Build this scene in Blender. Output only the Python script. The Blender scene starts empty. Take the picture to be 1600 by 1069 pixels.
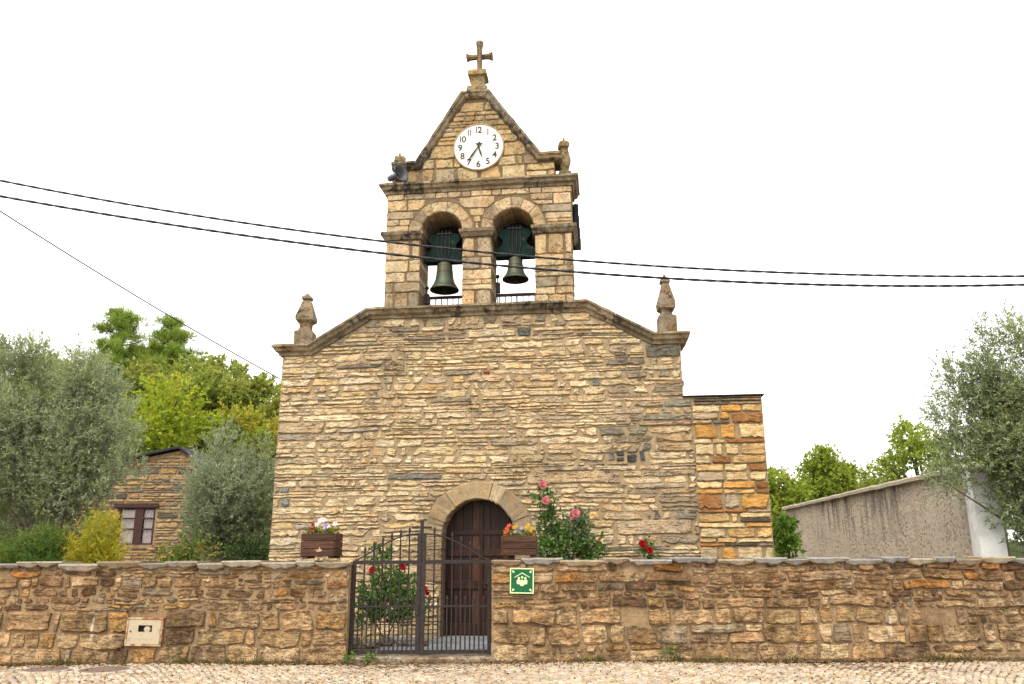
import bpy, math, random
import numpy as np
from mathutils import Vector, Matrix, noise as mnoise

rad = math.radians
scene = bpy.context.scene
COL = scene.collection

# ------------------------------------------------------------------ camera
EYE = 1.62
cam_data = bpy.data.cameras.new("camera")
cam = bpy.data.objects.new("camera", cam_data)
COL.objects.link(cam)
cam_data.sensor_fit = 'HORIZONTAL'
cam_data.sensor_width = 36.0
cam_data.lens = 36.0 * 1266.0 / 1600.0
cam_data.clip_start = 0.1
cam_data.clip_end = 2000
cam.matrix_world = Matrix.Translation((0, 0, EYE)) @ Matrix.Rotation(rad(90 + 14.45), 4, 'X') @ Matrix.Rotation(rad(-0.25), 4, 'Z')
scene.camera = cam

# ------------------------------------------------------------------ overcast sky and soft sun
SUN_ELEV, SUN_AZ = 52.0, -28.0          # azimuth: degrees left of straight behind the camera
world = bpy.data.worlds.new("World")
scene.world = world
world.use_nodes = True
wn, wl = world.node_tree.nodes, world.node_tree.links
wn.clear()
wo = wn.new('ShaderNodeOutputWorld')
mixw = wn.new('ShaderNodeMixShader')
bg1 = wn.new('ShaderNodeBackground'); bg2 = wn.new('ShaderNodeBackground')
sky = wn.new('ShaderNodeTexSky')
sky.sky_type = 'NISHITA'; sky.sun_disc = False
sky.sun_elevation = rad(SUN_ELEV); sky.sun_rotation = rad(180 + SUN_AZ)
wl.new(sky.outputs[0], bg1.inputs[0]); bg1.inputs[1].default_value = 0.10
bg2.inputs[0].default_value = (1.0, 0.985, 0.96, 1); bg2.inputs[1].default_value = 0.98     # the closed cloud cover
mixw.inputs[0].default_value = 0.93
wl.new(bg1.outputs[0], mixw.inputs[1]); wl.new(bg2.outputs[0], mixw.inputs[2]); wl.new(mixw.outputs[0], wo.inputs[0])

sun_d = bpy.data.lights.new("sun", 'SUN')
sun_d.energy = 1.4; sun_d.angle = rad(28); sun_d.color = (1.0, 0.90, 0.76)
sun = bpy.data.objects.new("sun", sun_d); COL.objects.link(sun)
az, el = rad(SUN_AZ), rad(SUN_ELEV)
sdir = Vector((math.sin(az) * math.cos(el), -math.cos(az) * math.cos(el), math.sin(el)))
sun.rotation_euler = sdir.to_track_quat('Z', 'Y').to_euler()
sun.location = sdir * 60

vs = scene.view_settings
vs.view_transform = 'Standard'; vs.look = 'None'; vs.gamma = 1.0; vs.use_curve_mapping = False
vs.exposure = 1.22
cy = scene.cycles
cy.max_bounces = 6; cy.diffuse_bounces = 3; cy.glossy_bounces = 2; cy.transmission_bounces = 3; cy.transparent_max_bounces = 4
cy.use_denoising = True

# ------------------------------------------------------------------ helpers: objects
def link(o, parent=None):
    COL.objects.link(o)
    if parent is not None: o.parent = parent
    return o

def tag(o, label=None, cat=None, group=None, kind=None):
    if label: o['label'] = label
    if cat: o['category'] = cat
    if group: o['group'] = group
    if kind: o['kind'] = kind
    return o

def empty(name, loc=(0, 0, 0), rz=0.0, parent=None):
    o = bpy.data.objects.new(name, None)
    o.empty_display_size = 0.2
    o.location = loc; o.rotation_euler = (0, 0, rz)
    return link(o, parent)

def mesh_obj(name, V, F, mat, parent=None, col=None, smooth=False, loc=None, rot=None):
    me = bpy.data.meshes.new(name)
    me.from_pydata([tuple(map(float, v)) for v in V], [], F)
    if smooth:
        me.polygons.foreach_set('use_smooth', [True] * len(me.polygons))
    if col is not None: set_col(me, col)
    if mat is not None: me.materials.append(mat)
    me.update()
    o = bpy.data.objects.new(name, me)
    if loc is not None: o.location = loc
    if rot is not None: o.rotation_euler = rot
    return link(o, parent)

def set_col(me, col):
    n = len(me.vertices)
    a = me.color_attributes.new('Col', 'FLOAT_COLOR', 'POINT')
    c = np.asarray(col, dtype=np.float32)
    if c.ndim == 1: c = np.tile(c, (n, 1))
    if c.shape[1] == 3: c = np.hstack([c, np.ones((n, 1), np.float32)])
    a.data.foreach_set('color', c.astype(np.float32).ravel())

def fast_mesh(name, V, Q, mat, parent=None, col=None, smooth=False):
    """V (n,3), Q (m,k) index array with k corners per face"""
    me = bpy.data.meshes.new(name)
    V = np.asarray(V, np.float32); Q = np.asarray(Q, np.int32)
    m, k = Q.shape
    me.vertices.add(len(V)); me.vertices.foreach_set('co', V.ravel())
    me.loops.add(m * k); me.loops.foreach_set('vertex_index', Q.ravel())
    me.polygons.add(m)
    me.polygons.foreach_set('loop_start', np.arange(0, m * k, k, dtype=np.int32))
    if smooth: me.polygons.foreach_set('use_smooth', np.ones(m, bool))
    me.update(calc_edges=True); me.validate()
    if col is not None: set_col(me, col)
    if mat is not None: me.materials.append(mat)
    return link(bpy.data.objects.new(name, me), parent)

class MB:
    """collects shapes that become ONE mesh"""
    def __init__(s): s.V = []; s.F = []; s.C = []
    def add(s, V, F, c=None):
        b = len(s.V); s.V += [tuple(v) for v in V]; s.F += [[i + b for i in f] for f in F]
        s.C += [c if c is not None else (1, 1, 1, 1)] * len(V)
        return s
    def box(s, x0, x1, y0, y1, z0, z1, c=None, bev=0.0):
        return s.add(*box_geo(x0, x1, y0, y1, z0, z1, bev), c)
    def build(s, name, mat, parent=None, smooth=False, loc=None, rot=None):
        return mesh_obj(name, s.V, s.F, mat, parent, np.array(s.C, np.float32), smooth, loc, rot)

def box_geo(x0, x1, y0, y1, z0, z1, b=0.0):
    if b <= 0:
        V = [(x, y, z) for z in (z0, z1) for y in (y0, y1) for x in (x0, x1)]
        F = [[0, 2, 3, 1], [4, 5, 7, 6], [0, 1, 5, 4], [2, 6, 7, 3], [0, 4, 6, 2], [1, 3, 7, 5]]
        return V, F
    loops = []
    for z, i in ((z0, b), (z0 + b, 0), (z1 - b, 0), (z1, b)):
        loops.append([(x0 + i + 0, y0 + i + b * (i == 0) * 0, z), (x1 - i, y0 + i, z), (x1 - i, y1 - i, z), (x0 + i, y1 - i, z)])
    return loft(loops)

def loft(loops, caps=True, closed=True):
    n = len(loops[0]); V = [p for l in loops for p in l]; F = []
    for k in range(len(loops) - 1):
        for i in range(n if closed else n - 1):
            j = (i + 1) % n
            F.append([k * n + i, k * n + j, (k + 1) * n + j, (k + 1) * n + i])
    if caps:
        F.append(list(range(n - 1, -1, -1))); F.append([(len(loops) - 1) * n + i for i in range(n)])
    return V, F

def tube(pts, radii, n=6, caps=True):
    pts = [Vector(p) for p in pts]
    if not hasattr(radii, '__len__'): radii = [radii] * len(pts)
    loops = []; up = Vector((0.13, 0.31, 0.94))
    for i, p in enumerate(pts):
        d = (pts[min(i + 1, len(pts) - 1)] - pts[max(i - 1, 0)]).normalized()
        if abs(d.dot(up)) > 0.95: up = Vector((1, 0.1, 0))
        a = d.cross(up).normalized(); b = d.cross(a)
        loops.append([tuple(p + (a * math.cos(t) + b * math.sin(t)) * radii[i]) for t in [2 * math.pi * k / n for k in range(n)]])
    return loft(loops, caps)

def lathe(profile, n=32, center=(0, 0, 0), caps=False):
    cx, cyy, cz = center
    loops = [[(cx + r * math.cos(2 * math.pi * k / n), cyy + r * math.sin(2 * math.pi * k / n), cz + z) for k in range(n)] for r, z in profile]
    return loft(loops, caps)

def square_loft(profile, cx, cyy, rot=0.0, jit=0.0, rng=random, sides=4, sub=0):
    loops = []
    for h, z in profile:
        R = h / math.cos(math.pi / sides)
        loops.append([(cx + R * math.cos(rot + math.pi / sides + 2 * math.pi * k / sides) + rng.uniform(-jit, jit),
                       cyy + R * math.sin(rot + math.pi / sides + 2 * math.pi * k / sides) + rng.uniform(-jit, jit),
                       z + rng.uniform(-jit, jit)) for k in range(sides)])
    return loft(loops)

def prism(outline, y0, y1):
    n = len(outline)
    V = [(x, y0, z) for x, z in outline] + [(x, y1, z) for x, z in outline]
    F = [list(range(n)), list(range(2 * n - 1, n - 1, -1))]
    for i in range(n):
        j = (i + 1) % n
        F.append([i, i + n, j + n, j])
    return V, F

def columns(segs, y0, y1):
    """wall from vertical strips (xa, xb, bot_a, bot_b, top_a, top_b)"""
    V, F = [], []
    for i, (xa, xb, ba, bb, ta, tb) in enumerate(segs):
        k = len(V)
        V += [(xa, y0, ba), (xb, y0, bb), (xb, y0, tb), (xa, y0, ta), (xa, y1, ba), (xb, y1, bb), (xb, y1, tb), (xa, y1, ta)]
        F += [[k, k + 1, k + 2, k + 3], [k + 5, k + 4, k + 7, k + 6], [k + 3, k + 2, k + 6, k + 7], [k, k + 4, k + 5, k + 1]]
        if i == 0 or abs(segs[i - 1][3] - ba) > 1e-4 or abs(segs[i - 1][5] - ta) > 1e-4: F.append([k + 4, k, k + 3, k + 7])
        if i == len(segs) - 1 or abs(segs[i + 1][2] - bb) > 1e-4 or abs(segs[i + 1][4] - tb) > 1e-4: F.append([k + 1, k + 5, k + 6, k + 2])
    return V, F

# ------------------------------------------------------------------ helpers: materials
class NT:
    def __init__(s, name):
        s.m = bpy.data.materials.new(name); s.m.use_nodes = True
        s.n, s.l = s.m.node_tree.nodes, s.m.node_tree.links
        s.p = s.n['Principled BSDF']; s.out = s.n['Material Output']
    def new(s, t, **kw):
        nd = s.n.new(t)
        for k, v in kw.items(): setattr(nd, k, v)
        return nd
    def put(s, a, b):
        if hasattr(a, 'is_output') or isinstance(a, bpy.types.NodeSocket): s.l.new(a, b)
        else: b.default_value = a
    def math(s, op, a, b=0.0, clamp=False):
        nd = s.new('ShaderNodeMath', operation=op, use_clamp=clamp); s.put(a, nd.inputs[0]); s.put(b, nd.inputs[1]); return nd.outputs[0]
    def vmath(s, op, a, b):
        nd = s.new('ShaderNodeVectorMath', operation=op); s.put(a, nd.inputs[0]); s.put(b, nd.inputs[1]); return nd.outputs[0]
    def noise(s, vec, scale, detail=4.0, rough=0.55, dist=0.0):
        nd = s.new('ShaderNodeTexNoise'); s.l.new(vec, nd.inputs['Vector'])
        nd.inputs['Scale'].default_value = scale; nd.inputs['Detail'].default_value = detail
        nd.inputs['Roughness'].default_value = rough; nd.inputs['Distortion'].default_value = dist
        return nd.outputs[0]
    def rng(s, v, a, b, c=0.0, d=1.0):
        nd = s.new('ShaderNodeMapRange'); s.l.new(v, nd.inputs[0])
        for i, q in zip((1, 2, 3, 4), (a, b, c, d)): nd.inputs[i].default_value = q
        return nd.outputs[0]
    def mix(s, f, a, b, mode='MIX'):
        nd = s.new('ShaderNodeMix', data_type='RGBA', blend_type=mode)
        s.put(f, nd.inputs[0]); s.put(a, nd.inputs[6]); s.put(b, nd.inputs[7]); return nd.outputs[2]
    def obj(s): return s.new('ShaderNodeTexCoord').outputs['Object']
    def bump(s, h, strength=0.5, dist=0.02):
        nd = s.new('ShaderNodeBump'); nd.inputs['Strength'].default_value = strength; nd.inputs['Distance'].default_value = dist
        s.l.new(h, nd.inputs['Height']); s.l.new(nd.outputs[0], s.p.inputs['Normal'])
    def done(s, col=None, rough=0.8, metal=0.0, spec=0.3):
        if col is not None: s.put(col, s.p.inputs['Base Color'])
        s.put(rough, s.p.inputs['Roughness']); s.p.inputs['Metallic'].default_value = metal
        s.p.inputs['Specular IOR Level'].default_value = spec
        return s.m

def C4(r, g, b): return (r, g, b, 1.0)

def stone_mat(name, pit=0.7, lichen=0.5, lich_col=(0.035, 0.033, 0.03), stretch=2.6, bump=0.55, lich2=None, contrast=0.3, lich_scale=7.0, crack_shade=0.0, grime=0.0, pit_scale=26.0, lime=0.0, lbias=0.0):
    t = NT(name)
    at = t.new('ShaderNodeAttribute', attribute_name='Col')
    off = t.new('ShaderNodeCombineXYZ')
    for i, k in enumerate((17.3, 31.7, 23.1)): t.l.new(t.math('MULTIPLY', at.outputs['Alpha'], k), off.inputs[i])
    base = t.obj()
    v = t.vmath('ADD', base, off.outputs[0])
    vz = t.vmath('MULTIPLY', v, (1.0, 1.0, stretch))
    nA = t.noise(vz, 7.0, 8, 0.68, 0.3)
    nB = t.noise(v, 2.6, 4)
    nF = t.noise(v, 55.0, 4, 0.7)
    col = t.mix(1.0, at.outputs['Color'], t.mix(t.rng(nA, 0.34, 0.66), C4(1 - contrast * 1.3, 1 - contrast * 1.4, 1 - contrast * 1.5), C4(1 + contrast, 1 + contrast, 1 + contrast)), 'MULTIPLY')
    col = t.mix(t.rng(nB, 0.45, 0.68, 0, 0.5), col, t.mix(1.0, col, C4(1.12, 0.86, 0.58), 'MULTIPLY'))
    col = t.mix(1.0, col, t.mix(t.rng(nF, 0.34, 0.66), C4(.70, .69, .68), C4(1.24, 1.24, 1.24)), 'MULTIPLY')
    pv = t.noise(vz, pit_scale, 4, 0.7)
    zone = t.rng(t.noise(v, 2.3, 3), 0.40, 0.60, .15, 1.0)
    pits = t.math('MULTIPLY', t.math('MULTIPLY', t.rng(pv, 0.55, 0.62), pit), zone)
    col = t.mix(pits, col, C4(0.055, 0.036, 0.022))
    h = t.math('ADD', t.math('MULTIPLY', nA, 0.7), t.math('MULTIPLY', nF, 0.3))
    h = t.math('SUBTRACT', h, t.math('MULTIPLY', pits, 0.7))
    if crack_shade > 0:  # thin dark lines painted in: cracks, also imitating the shade under stones
        cv = t.vmath('MULTIPLY', v, (1.0, 1.0, 9.0))
        ck = t.math('MULTIPLY', t.rng(t.noise(cv, 4.5, 5, 0.6, .4), 0.565, 0.615), crack_shade)
        col = t.mix(ck, col, C4(0.06, 0.042, 0.028)); h = t.math('SUBTRACT', h, t.math('MULTIPLY', ck, 0.8))
    if lichen > 0:
        ln = t.noise(vz, lich_scale, 9, 0.72, 0.4)
        big = t.rng(t.noise(base, 0.8, 4), 0.38, 0.64, -0.13 + lbias, 0.07 + lbias)
        lm = t.math('MULTIPLY', t.rng(t.math('ADD', ln, big), 0.545, 0.615), lichen)
        col = t.mix(lm, col, C4(*lich_col))
    if lich2 is not None:
        l2 = t.rng(t.noise(base, 4.3, 8, 0.7), 0.50, 0.62, 0, lich2[3])
        col = t.mix(l2, col, C4(*lich2[:3]))
    if grime > 0:
        gm_ = t.rng(t.noise(t.vmath('MULTIPLY', base, (1.0, 1.0, .55)), 1.9, 8, .7), .47, .64, 0, grime)
        col = t.mix(gm_, col, t.mix(1.0, col, C4(.34, .31, .28), 'MULTIPLY'))
    if lime > 0:
        lv = t.noise(t.vmath('MULTIPLY', base, (2.6, 1.0, .35)), 1.6, 5, .6)
        col = t.mix(t.rng(lv, .69, .74, 0, lime), col, C4(.62, .56, .48))
    t.bump(h, bump, 0.03)
    return t.done(col, 0.94, 0, 0.1)

def plain_mat(name, c, rough=0.7, metal=0.0, var=0.25, scale=12.0, bump=0.2, spec=0.3, use_col=False, dirt=None):
    t = NT(name); v = t.obj()
    n1 = t.noise(v, scale, 6, 0.6)
    b = t.new('ShaderNodeAttribute', attribute_name='Col').outputs['Color'] if use_col else C4(*c)
    col = t.mix(1.0, b, t.mix(t.rng(n1, 0.3, 0.7), C4(1 - var, 1 - var, 1 - var), C4(1 + var, 1 + var, 1 + var)), 'MULTIPLY')
    if dirt:
        col = t.mix(t.rng(t.noise(v, dirt[3], 7, 0.65), dirt[4], dirt[4] + 0.12, 0, dirt[5]), col, C4(*dirt[:3]))
    t.bump(n1, bump, 0.01)
    return t.done(col, rough, metal, spec)

def wood_mat(name, c, dark, along='X', rough=0.65):
    t = NT(name); at = t.new('ShaderNodeAttribute', attribute_name='Col')
    s = {'X': (1.2, 14, 14), 'Z': (14, 14, 1.2)}[along]
    off = t.new('ShaderNodeCombineXYZ')
    for i, k in enumerate((7.3, 11.7, 13.1)): t.l.new(t.math('MULTIPLY', at.outputs['Alpha'], k), off.inputs[i])
    v = t.vmath('MULTIPLY', t.vmath('ADD', t.obj(), off.outputs[0]), s)
    n = t.noise(v, 2.5, 6, 0.65, 0.6)
    n2 = t.noise(t.obj(), 5.0, 4)
    col = t.mix(t.rng(n, 0.35, 0.68), C4(*dark), C4(*c))
    col = t.mix(1.0, col, at.outputs['Color'], 'MULTIPLY')
    col = t.mix(t.rng(n2, 0.5, 0.75, 0, 0.5), col, C4(*dark))
    t.bump(n, 0.35, 0.006)
    return t.done(col, rough, 0, 0.25)

def leaf_mat(name, under=None, trans=0.3, rough=0.55, spec=0.25):
    t = NT(name)
    c = t.new('ShaderNodeAttribute', attribute_name='Col').outputs['Color']
    if under is not None:
        g = t.new('ShaderNodeNewGeometry')
        c = t.mix(t.math('MULTIPLY', g.outputs['Backfacing'], 0.75), c, C4(*under))
    t.done(c, rough, 0, spec)
    tr = t.new('ShaderNodeBsdfTranslucent'); t.l.new(c, tr.inputs[0])
    mx = t.new('ShaderNodeMixShader'); mx.inputs[0].default_value = trans
    t.l.new(t.p.outputs[0], mx.inputs[1]); t.l.new(tr.outputs[0], mx.inputs[2]); t.l.new(mx.outputs[0], t.out.inputs[0])
    return t.m

M = {}
M['facade'] = stone_mat('facade_schist', pit=0.65, lichen=0.75, crack_shade=.65, bump=.85, lbias=.008, grime=.12)
M['tower'] = stone_mat('belfry_granite', pit=0.7, lichen=0.6, stretch=1.2, bump=0.6, contrast=0.3, pit_scale=20, grime=.5, lbias=.02)
M['archstone'] = stone_mat('door_arch_granite', pit=0.3, lichen=0.2, stretch=1.0, bump=0.4, contrast=0.18)
M['annex'] = stone_mat('annex_sandstone', pit=0.3, lichen=0.25, contrast=0.36, crack_shade=.35, bump=.8)
M['wall'] = stone_mat('wall_fieldstone', pit=0.5, lichen=0.5, stretch=1.8, bump=1.0, contrast=0.44, lich_scale=9.0, crack_shade=.4, grime=.8, lime=.7, lbias=.015)
M['trim'] = stone_mat('cornice_granite', pit=0.4, lichen=0.9, stretch=1.0, lich_scale=6.0, bump=1.0, grime=.5, lbias=.05, lich2=(0.36, 0.31, 0.22, 0.55), contrast=0.25)
M['finial'] = stone_mat('finial_granite', pit=0.6, lichen=0.9, grime=.6, bump=.9, lbias=.03, stretch=1.0, lich_scale=11.0, lich2=(0.30, 0.17, 0.04, 0.45))
M['slate'] = stone_mat('coping_slate', pit=0.15, lichen=0.25, stretch=2.0, contrast=0.2, bump=0.5, lich2=(0.30, 0.27, 0.20, 0.35))
def mortar(name, c, dark, grime=0.0):
    t = NT(name); v = t.obj()
    n = t.noise(v, 9.0, 6, 0.65); f = t.noise(v, 70.0, 3, 0.6); b = t.noise(v, 1.1, 4)
    col = t.mix(t.rng(n, 0.3, 0.7), C4(*dark), C4(*c))
    col = t.mix(t.rng(b, 0.5, 0.72, 0, 0.5), col, C4(*[q * 0.6 for q in c]))
    col = t.mix(1.0, col, t.mix(f, C4(.75, .75, .75), C4(1.25, 1.25, 1.25)), 'MULTIPLY')
    if grime:
        col = t.mix(t.rng(t.noise(t.vmath('MULTIPLY', v, (1.0, 1.0, .55)), 1.9, 8, .7), .47, .64, 0, grime), col, t.mix(1.0, col, C4(.36, .33, .30), 'MULTIPLY'))
    t.bump(t.math('ADD', n, t.math('MULTIPLY', f, 0.6)), 1.0, 0.03)
    return t.done(col, 0.95, 0, 0.1)
M['mortar'] = mortar('facade_mortar', (0.42, 0.32, 0.195), (0.29, 0.21, 0.12), .25)
M['mortar_tower'] = mortar('belfry_mortar', (0.25, 0.18, 0.105), (0.12, 0.085, 0.05))
M['mortar_wall'] = mortar('wall_mortar', (0.42, 0.30, 0.175), (0.25, 0.16, 0.088), .75)
M['iron'] = plain_mat('gate_iron', (0.034, 0.027, 0.026), 0.6, 0.0, 0.3, 20, 0.15, spec=.15)
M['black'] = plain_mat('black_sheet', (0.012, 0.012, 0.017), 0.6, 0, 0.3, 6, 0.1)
M['rail'] = plain_mat('railing_paint', (0.075, 0.032, 0.03), 0.6)
M['bronze'] = plain_mat('bell_bronze', (0.085, 0.082, 0.05), 0.5, 0.35, 0.35, 7, 0.2, dirt=(0.05, 0.085, 0.06, 5.0, 0.48, 0.8))
M['greenwood'] = plain_mat('green_painted_wood', (0.005, 0.019, 0.016), 0.75, 0, 0.35, 9, 0.3, spec=.1, dirt=(0.05, 0.055, 0.045, 6.0, 0.57, 0.6))
M['slateroof'] = plain_mat('roof_slate', (.03, .03, .038), .8, 0, .3, 8, spec=.1)
M['render'] = plain_mat('nave_plaster', (0.45, 0.38, 0.28), 0.9)

def face_hue(rng, palette):
    """a stone colour out of [(weight, rgb)] with a little scatter; alpha is the stone's own random number"""
    r = rng.random() * sum(w for w, _ in palette)
    for w, c in palette:
        r -= w
        if r <= 0: break
    k = rng.uniform(0.84, 1.16)
    return tuple(max(0.01, q * k * rng.uniform(0.98, 1.02)) for q in c) + (rng.random(),)

# ------------------------------------------------------------------ helpers: masonry
def lay(x0, x1, z0, z1, hf, wf, free, rng, wmin, split=0.0, fix=(), zmin_split=.075):
    """loose courses: random heights, staggered joints, some lengths of a course split into two thin ones"""
    B = [z0]
    while B[-1] < z1 - 1e-4:
        h = hf(B[-1]); r = z1 - B[-1] - h
        B.append(z1 if r < h * .45 else B[-1] + h)
    def near(z): return min(range(len(B)), key=lambda k: abs(B[k] - z))
    fx = []
    for (a, b, c, d) in fix:
        k0, k1 = near(c), near(d)
        if k1 <= k0: k1 = min(k0 + 1, len(B) - 1); k0 = k1 - 1
        fx.append((a, b, B[k0], B[k1]))
    out = []
    def fill(a, b, za, zb):
        x = a
        while x < b - 1e-4:
            w = wf(x, za, zb - za)
            if b - x - w < wmin: w = b - x if b - x < w * 1.5 + wmin else (b - x) * rng.uniform(.4, .6)
            out.append((x, x + w, za, zb)); x += w
    for za, zb in zip(B, B[1:]):
        zm = (za + zb) / 2; st = .02
        n = int(round((x1 - x0) / st)); run = None; ivs = []
        for i in range(n + 1):
            x = x0 + (i + .5) * st
            ok = i < n and free(x, zm) and not any(a <= x <= b and c < zm < d for a, b, c, d in fx)
            if ok and run is None: run = x0 + i * st
            if not ok and run is not None: ivs.append((run, x0 + i * st)); run = None
        for a, b in ivs:
            if b - a < .03: continue
            x = a
            while x < b - 1e-4:
                L = rng.uniform(.45, 1.5)
                if b - x - L < .3: L = b - x
                if zb - za > zmin_split and rng.random() < split:
                    f = za + (zb - za) * rng.uniform(.36, .64); fill(x, x + L, za, f); fill(x, x + L, f, zb)
                else: fill(x, x + L, za, zb)
                x += L
    return out, fx

def stone_geo(r, rng, proud=0.025, gap=0.008, back=0.04, rough=0.16, bias=0.6, rnd=0.35, edge=0.018, warp=None, maxpts=9, skew=0.0, clamp=None, vgap=None):
    vg = gap if vgap is None else vgap
    x0, x1, z0, z1 = r[0] + gap, r[1] - gap, r[2] + vg * 0.7, r[3] - vg * 0.7
    w, h = max(x1 - x0, 0.012), max(z1 - z0, 0.012)
    n = min(maxpts, max(3, int(w / 0.07) + 2))
    cut = min(h * rnd, w * 0.25)
    kl, kr = rng.uniform(-skew, skew) * h, rng.uniform(-skew, skew) * h
    def side(top):
        q = []
        for i in range(n):
            t = i / (n - 1)
            x = x0 + w * t + (rng.uniform(-.3, .3) * w / (n - 1) if 0 < i < n - 1 else 0)
            d = abs(rng.gauss(0, rough * h)) * 0.8
            if i in (0, n - 1):
                d = max(d, cut * rng.uniform(0.1, 1.0)); x += cut * rng.uniform(0.0, .8) * (1 if i == 0 else -1)
                x += (max(0, kl if top else -kl) if i == 0 else -max(0, kr if top else -kr))
            q.append((x, z1 - min(d, h * .42) if top else z0 + min(d, h * .42)))
        return q
    b = side(False); t = side(True)
    mid = h > .05
    P = b + ([(max(b[-1][0], t[-1][0]) - rng.random() * cut * .2 * 0 - abs(kr) * .5, z0 + h * rng.uniform(.4, .6))] if mid else []) + t[::-1] + ([(min(b[0][0], t[0][0]) + abs(kl) * .5, z0 + h * rng.uniform(.4, .6))] if mid else [])
    if clamp: P = [clamp(x, z) for x, z in P]
    cx, cz = sum(p[0] for p in P) / len(P), (z0 + z1) / 2
    e = min(edge, h * 0.22)
    tilt = rng.uniform(-.25, .25)
    L0, L1, L2 = [], [], []
    for x, z in P:
        tt = (z - z0) / h; tx = (x - cx) / w
        L0.append((x, back, z))
        L1.append((x, -proud * (0.45 + 0.35 * rng.random()) * (1 + bias * (0.5 - tt)), z))
        fx = min(1, abs(x - cx) / (w * .42)) ** 6
        ix = x + (e * 1.1 if x < cx else -e * 1.1) * fx
        iz = z + (e if z < cz else -e) * min(1, abs(z - cz) / (h * .25)) * rng.uniform(.6, 1.3)
        L2.append((ix, -proud * (0.75 + 0.5 * rng.random() + tilt * tx) * (1 + bias * (0.5 - tt)), iz))
    V, F = loft([L0, L1, L2], caps=False)
    m = len(P)
    F.append([2 * m + i for i in range(m)])
    if warp: V = [warp(v) for v in V]
    return V, F

def build_stones(rects, geo, palette_fn, mat, parent, rng, name='stone', limit=300, rest='small_stones', view=None):
    """the largest (in view) become pieces of their own, the rest one joined part"""
    keyed = []
    for r in rects:
        a = (r[1] - r[0]) * (r[3] - r[2])
        if view and not view(r): a *= 1e-3
        keyed.append((a, r))
    order = sorted(range(len(keyed)), key=lambda i: -keyed[i][0])
    big = set(order[:limit])
    mb = MB()
    for i, (a, r) in enumerate(keyed):
        V, F = geo(r); c = palette_fn(r)
        if i in big: mesh_obj(name, V, F, mat, parent, c)
        else: mb.add(V, F, c)
    if mb.V:
        o = mb.build(rest, mat, parent); o['kind'] = 'stuff'

# ================================================================== THE GROUND AND THE STREET
t = NT('earth'); v = t.obj(); n = t.noise(v, 0.4, 6, .6); n2 = t.noise(v, 12, 5)
col = t.mix(t.rng(n, .35, .65), C4(.11, .10, .05), C4(.07, .09, .03)); t.bump(n2, .6, .03)
M['earth'] = t.done(t.mix(t.rng(n2, .3, .7), col, C4(.16, .12, .07)), .95, 0, .1)
gm = []
g = mesh_obj('ground', [(-400, -60, -.06), (400, -60, -.06), (400, 600, -.06), (-400, 600, -.06)], [[0, 1, 2, 3]], M['earth'])
tag(g, 'dark earth and rough grass reaching to the horizon', kind='structure')

# wooded slope behind the church, rising to the left
nx_, ny_ = 60, 30
V = []
for j in range(ny_ + 1):
    for i in range(nx_ + 1):
        x = -150 + 300 * i / nx_; y = 30 + 130 * j / ny_
        s = max(0, min(1, (y - 32) / 60)); s = s * s * (3 - 2 * s)
        hl = 17 * s * (1 / (1 + math.exp((x + 6) / 9))) + 2.0 * s
        V.append((x, y, hl - .1 + (1.0 * mnoise.noise((x * .07, y * .07, 0)) * s)))
F = [[j * (nx_ + 1) + i, j * (nx_ + 1) + i + 1, (j + 1) * (nx_ + 1) + i + 1, (j + 1) * (nx_ + 1) + i] for j in range(ny_) for i in range(nx_)]
t = NT('hill_scrub'); v = t.obj(); n = t.noise(v, .8, 7, .7)
t.bump(n, 1.0, 0.8)
M['hill'] = t.done(t.mix(t.rng(n, .3, .7), C4(.018, .03, .008), C4(.06, .085, .02)), .95, 0, .05)
tag(mesh_obj('hill', V, F, M['hill'], smooth=True), 'wooded green slope rising behind the church', kind='structure')
def hill_z(x, y):
    s = max(0, min(1, (y - 32) / 60)); s = s * s * (3 - 2 * s)
    return 17 * s * (1 / (1 + math.exp((x + 6) / 9))) + 2.0 * s - .3

# street bed and its cobbles, laid in shallow segmental arcs
M['bed'] = plain_mat('street_sand', (.12, .078, .045), .95, 0, .35, 30, .5)
tag(mesh_obj('street', [(-16, 4, -.022), (16, 4, -.022), (16, 13.3, -.022), (-16, 13.3, -.022)], [[0, 1, 2, 3]], M['bed']),
    'cobbled village street in front of the stone wall', kind='structure')
MANH = [(-6.70, 12.42, .29), (-5.84, 12.36, .33)]
rs = np.random.RandomState(5)
pit_ = 0.092
cen = []
row = 0; yb = 6.6
while yb < 13.25:
    x = -11.5 + (row % 2) * pit_ * .5
    while x < 11.5:
        cen.append((x, yb)); x += pit_ * 1.12
    row += 1; yb += pit_
cen = np.array(cen)
arc = 1.35
ph = ((cen[:, 0] / arc) % 1.0) - .5
cen[:, 1] += (0.25 - ph ** 2) * .7 - .08
cen += rs.uniform(-.010, .010, cen.shape)
keep = (cen[:, 1] < 13.0)
for mx_, my_, mr_ in MANH: keep &= np.hypot(cen[:, 0] - mx_, cen[:, 1] - my_) > mr_ + .085
cen = cen[keep]; nC = len(cen)
sx = rs.uniform(.036, .049, nC); sy = rs.uniform(.032, .044, nC); ang = rs.uniform(-.18, .18, nC) - 1.4 * (((cen[:, 0] / arc) % 1.0) - .5) * .8
base4 = np.array([[-1, -1], [1, -1], [1, 1], [-1, 1]], float)
loc2 = base4[None] * np.stack([sx, sy], 1)[:, None] * rs.uniform(.86, 1.1, (nC, 4, 1))
ca, sa = np.cos(ang)[:, None], np.sin(ang)[:, None]
def rot2(p): return np.stack([p[..., 0] * ca - p[..., 1] * sa, p[..., 0] * sa + p[..., 1] * ca], -1)
dome = .012 * np.sin(cen[:, 0] * .9) + .006 * np.sin(cen[:, 1] * 3 + cen[:, 0])
ztop = dome + rs.uniform(-.009, .007, nC)
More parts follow.
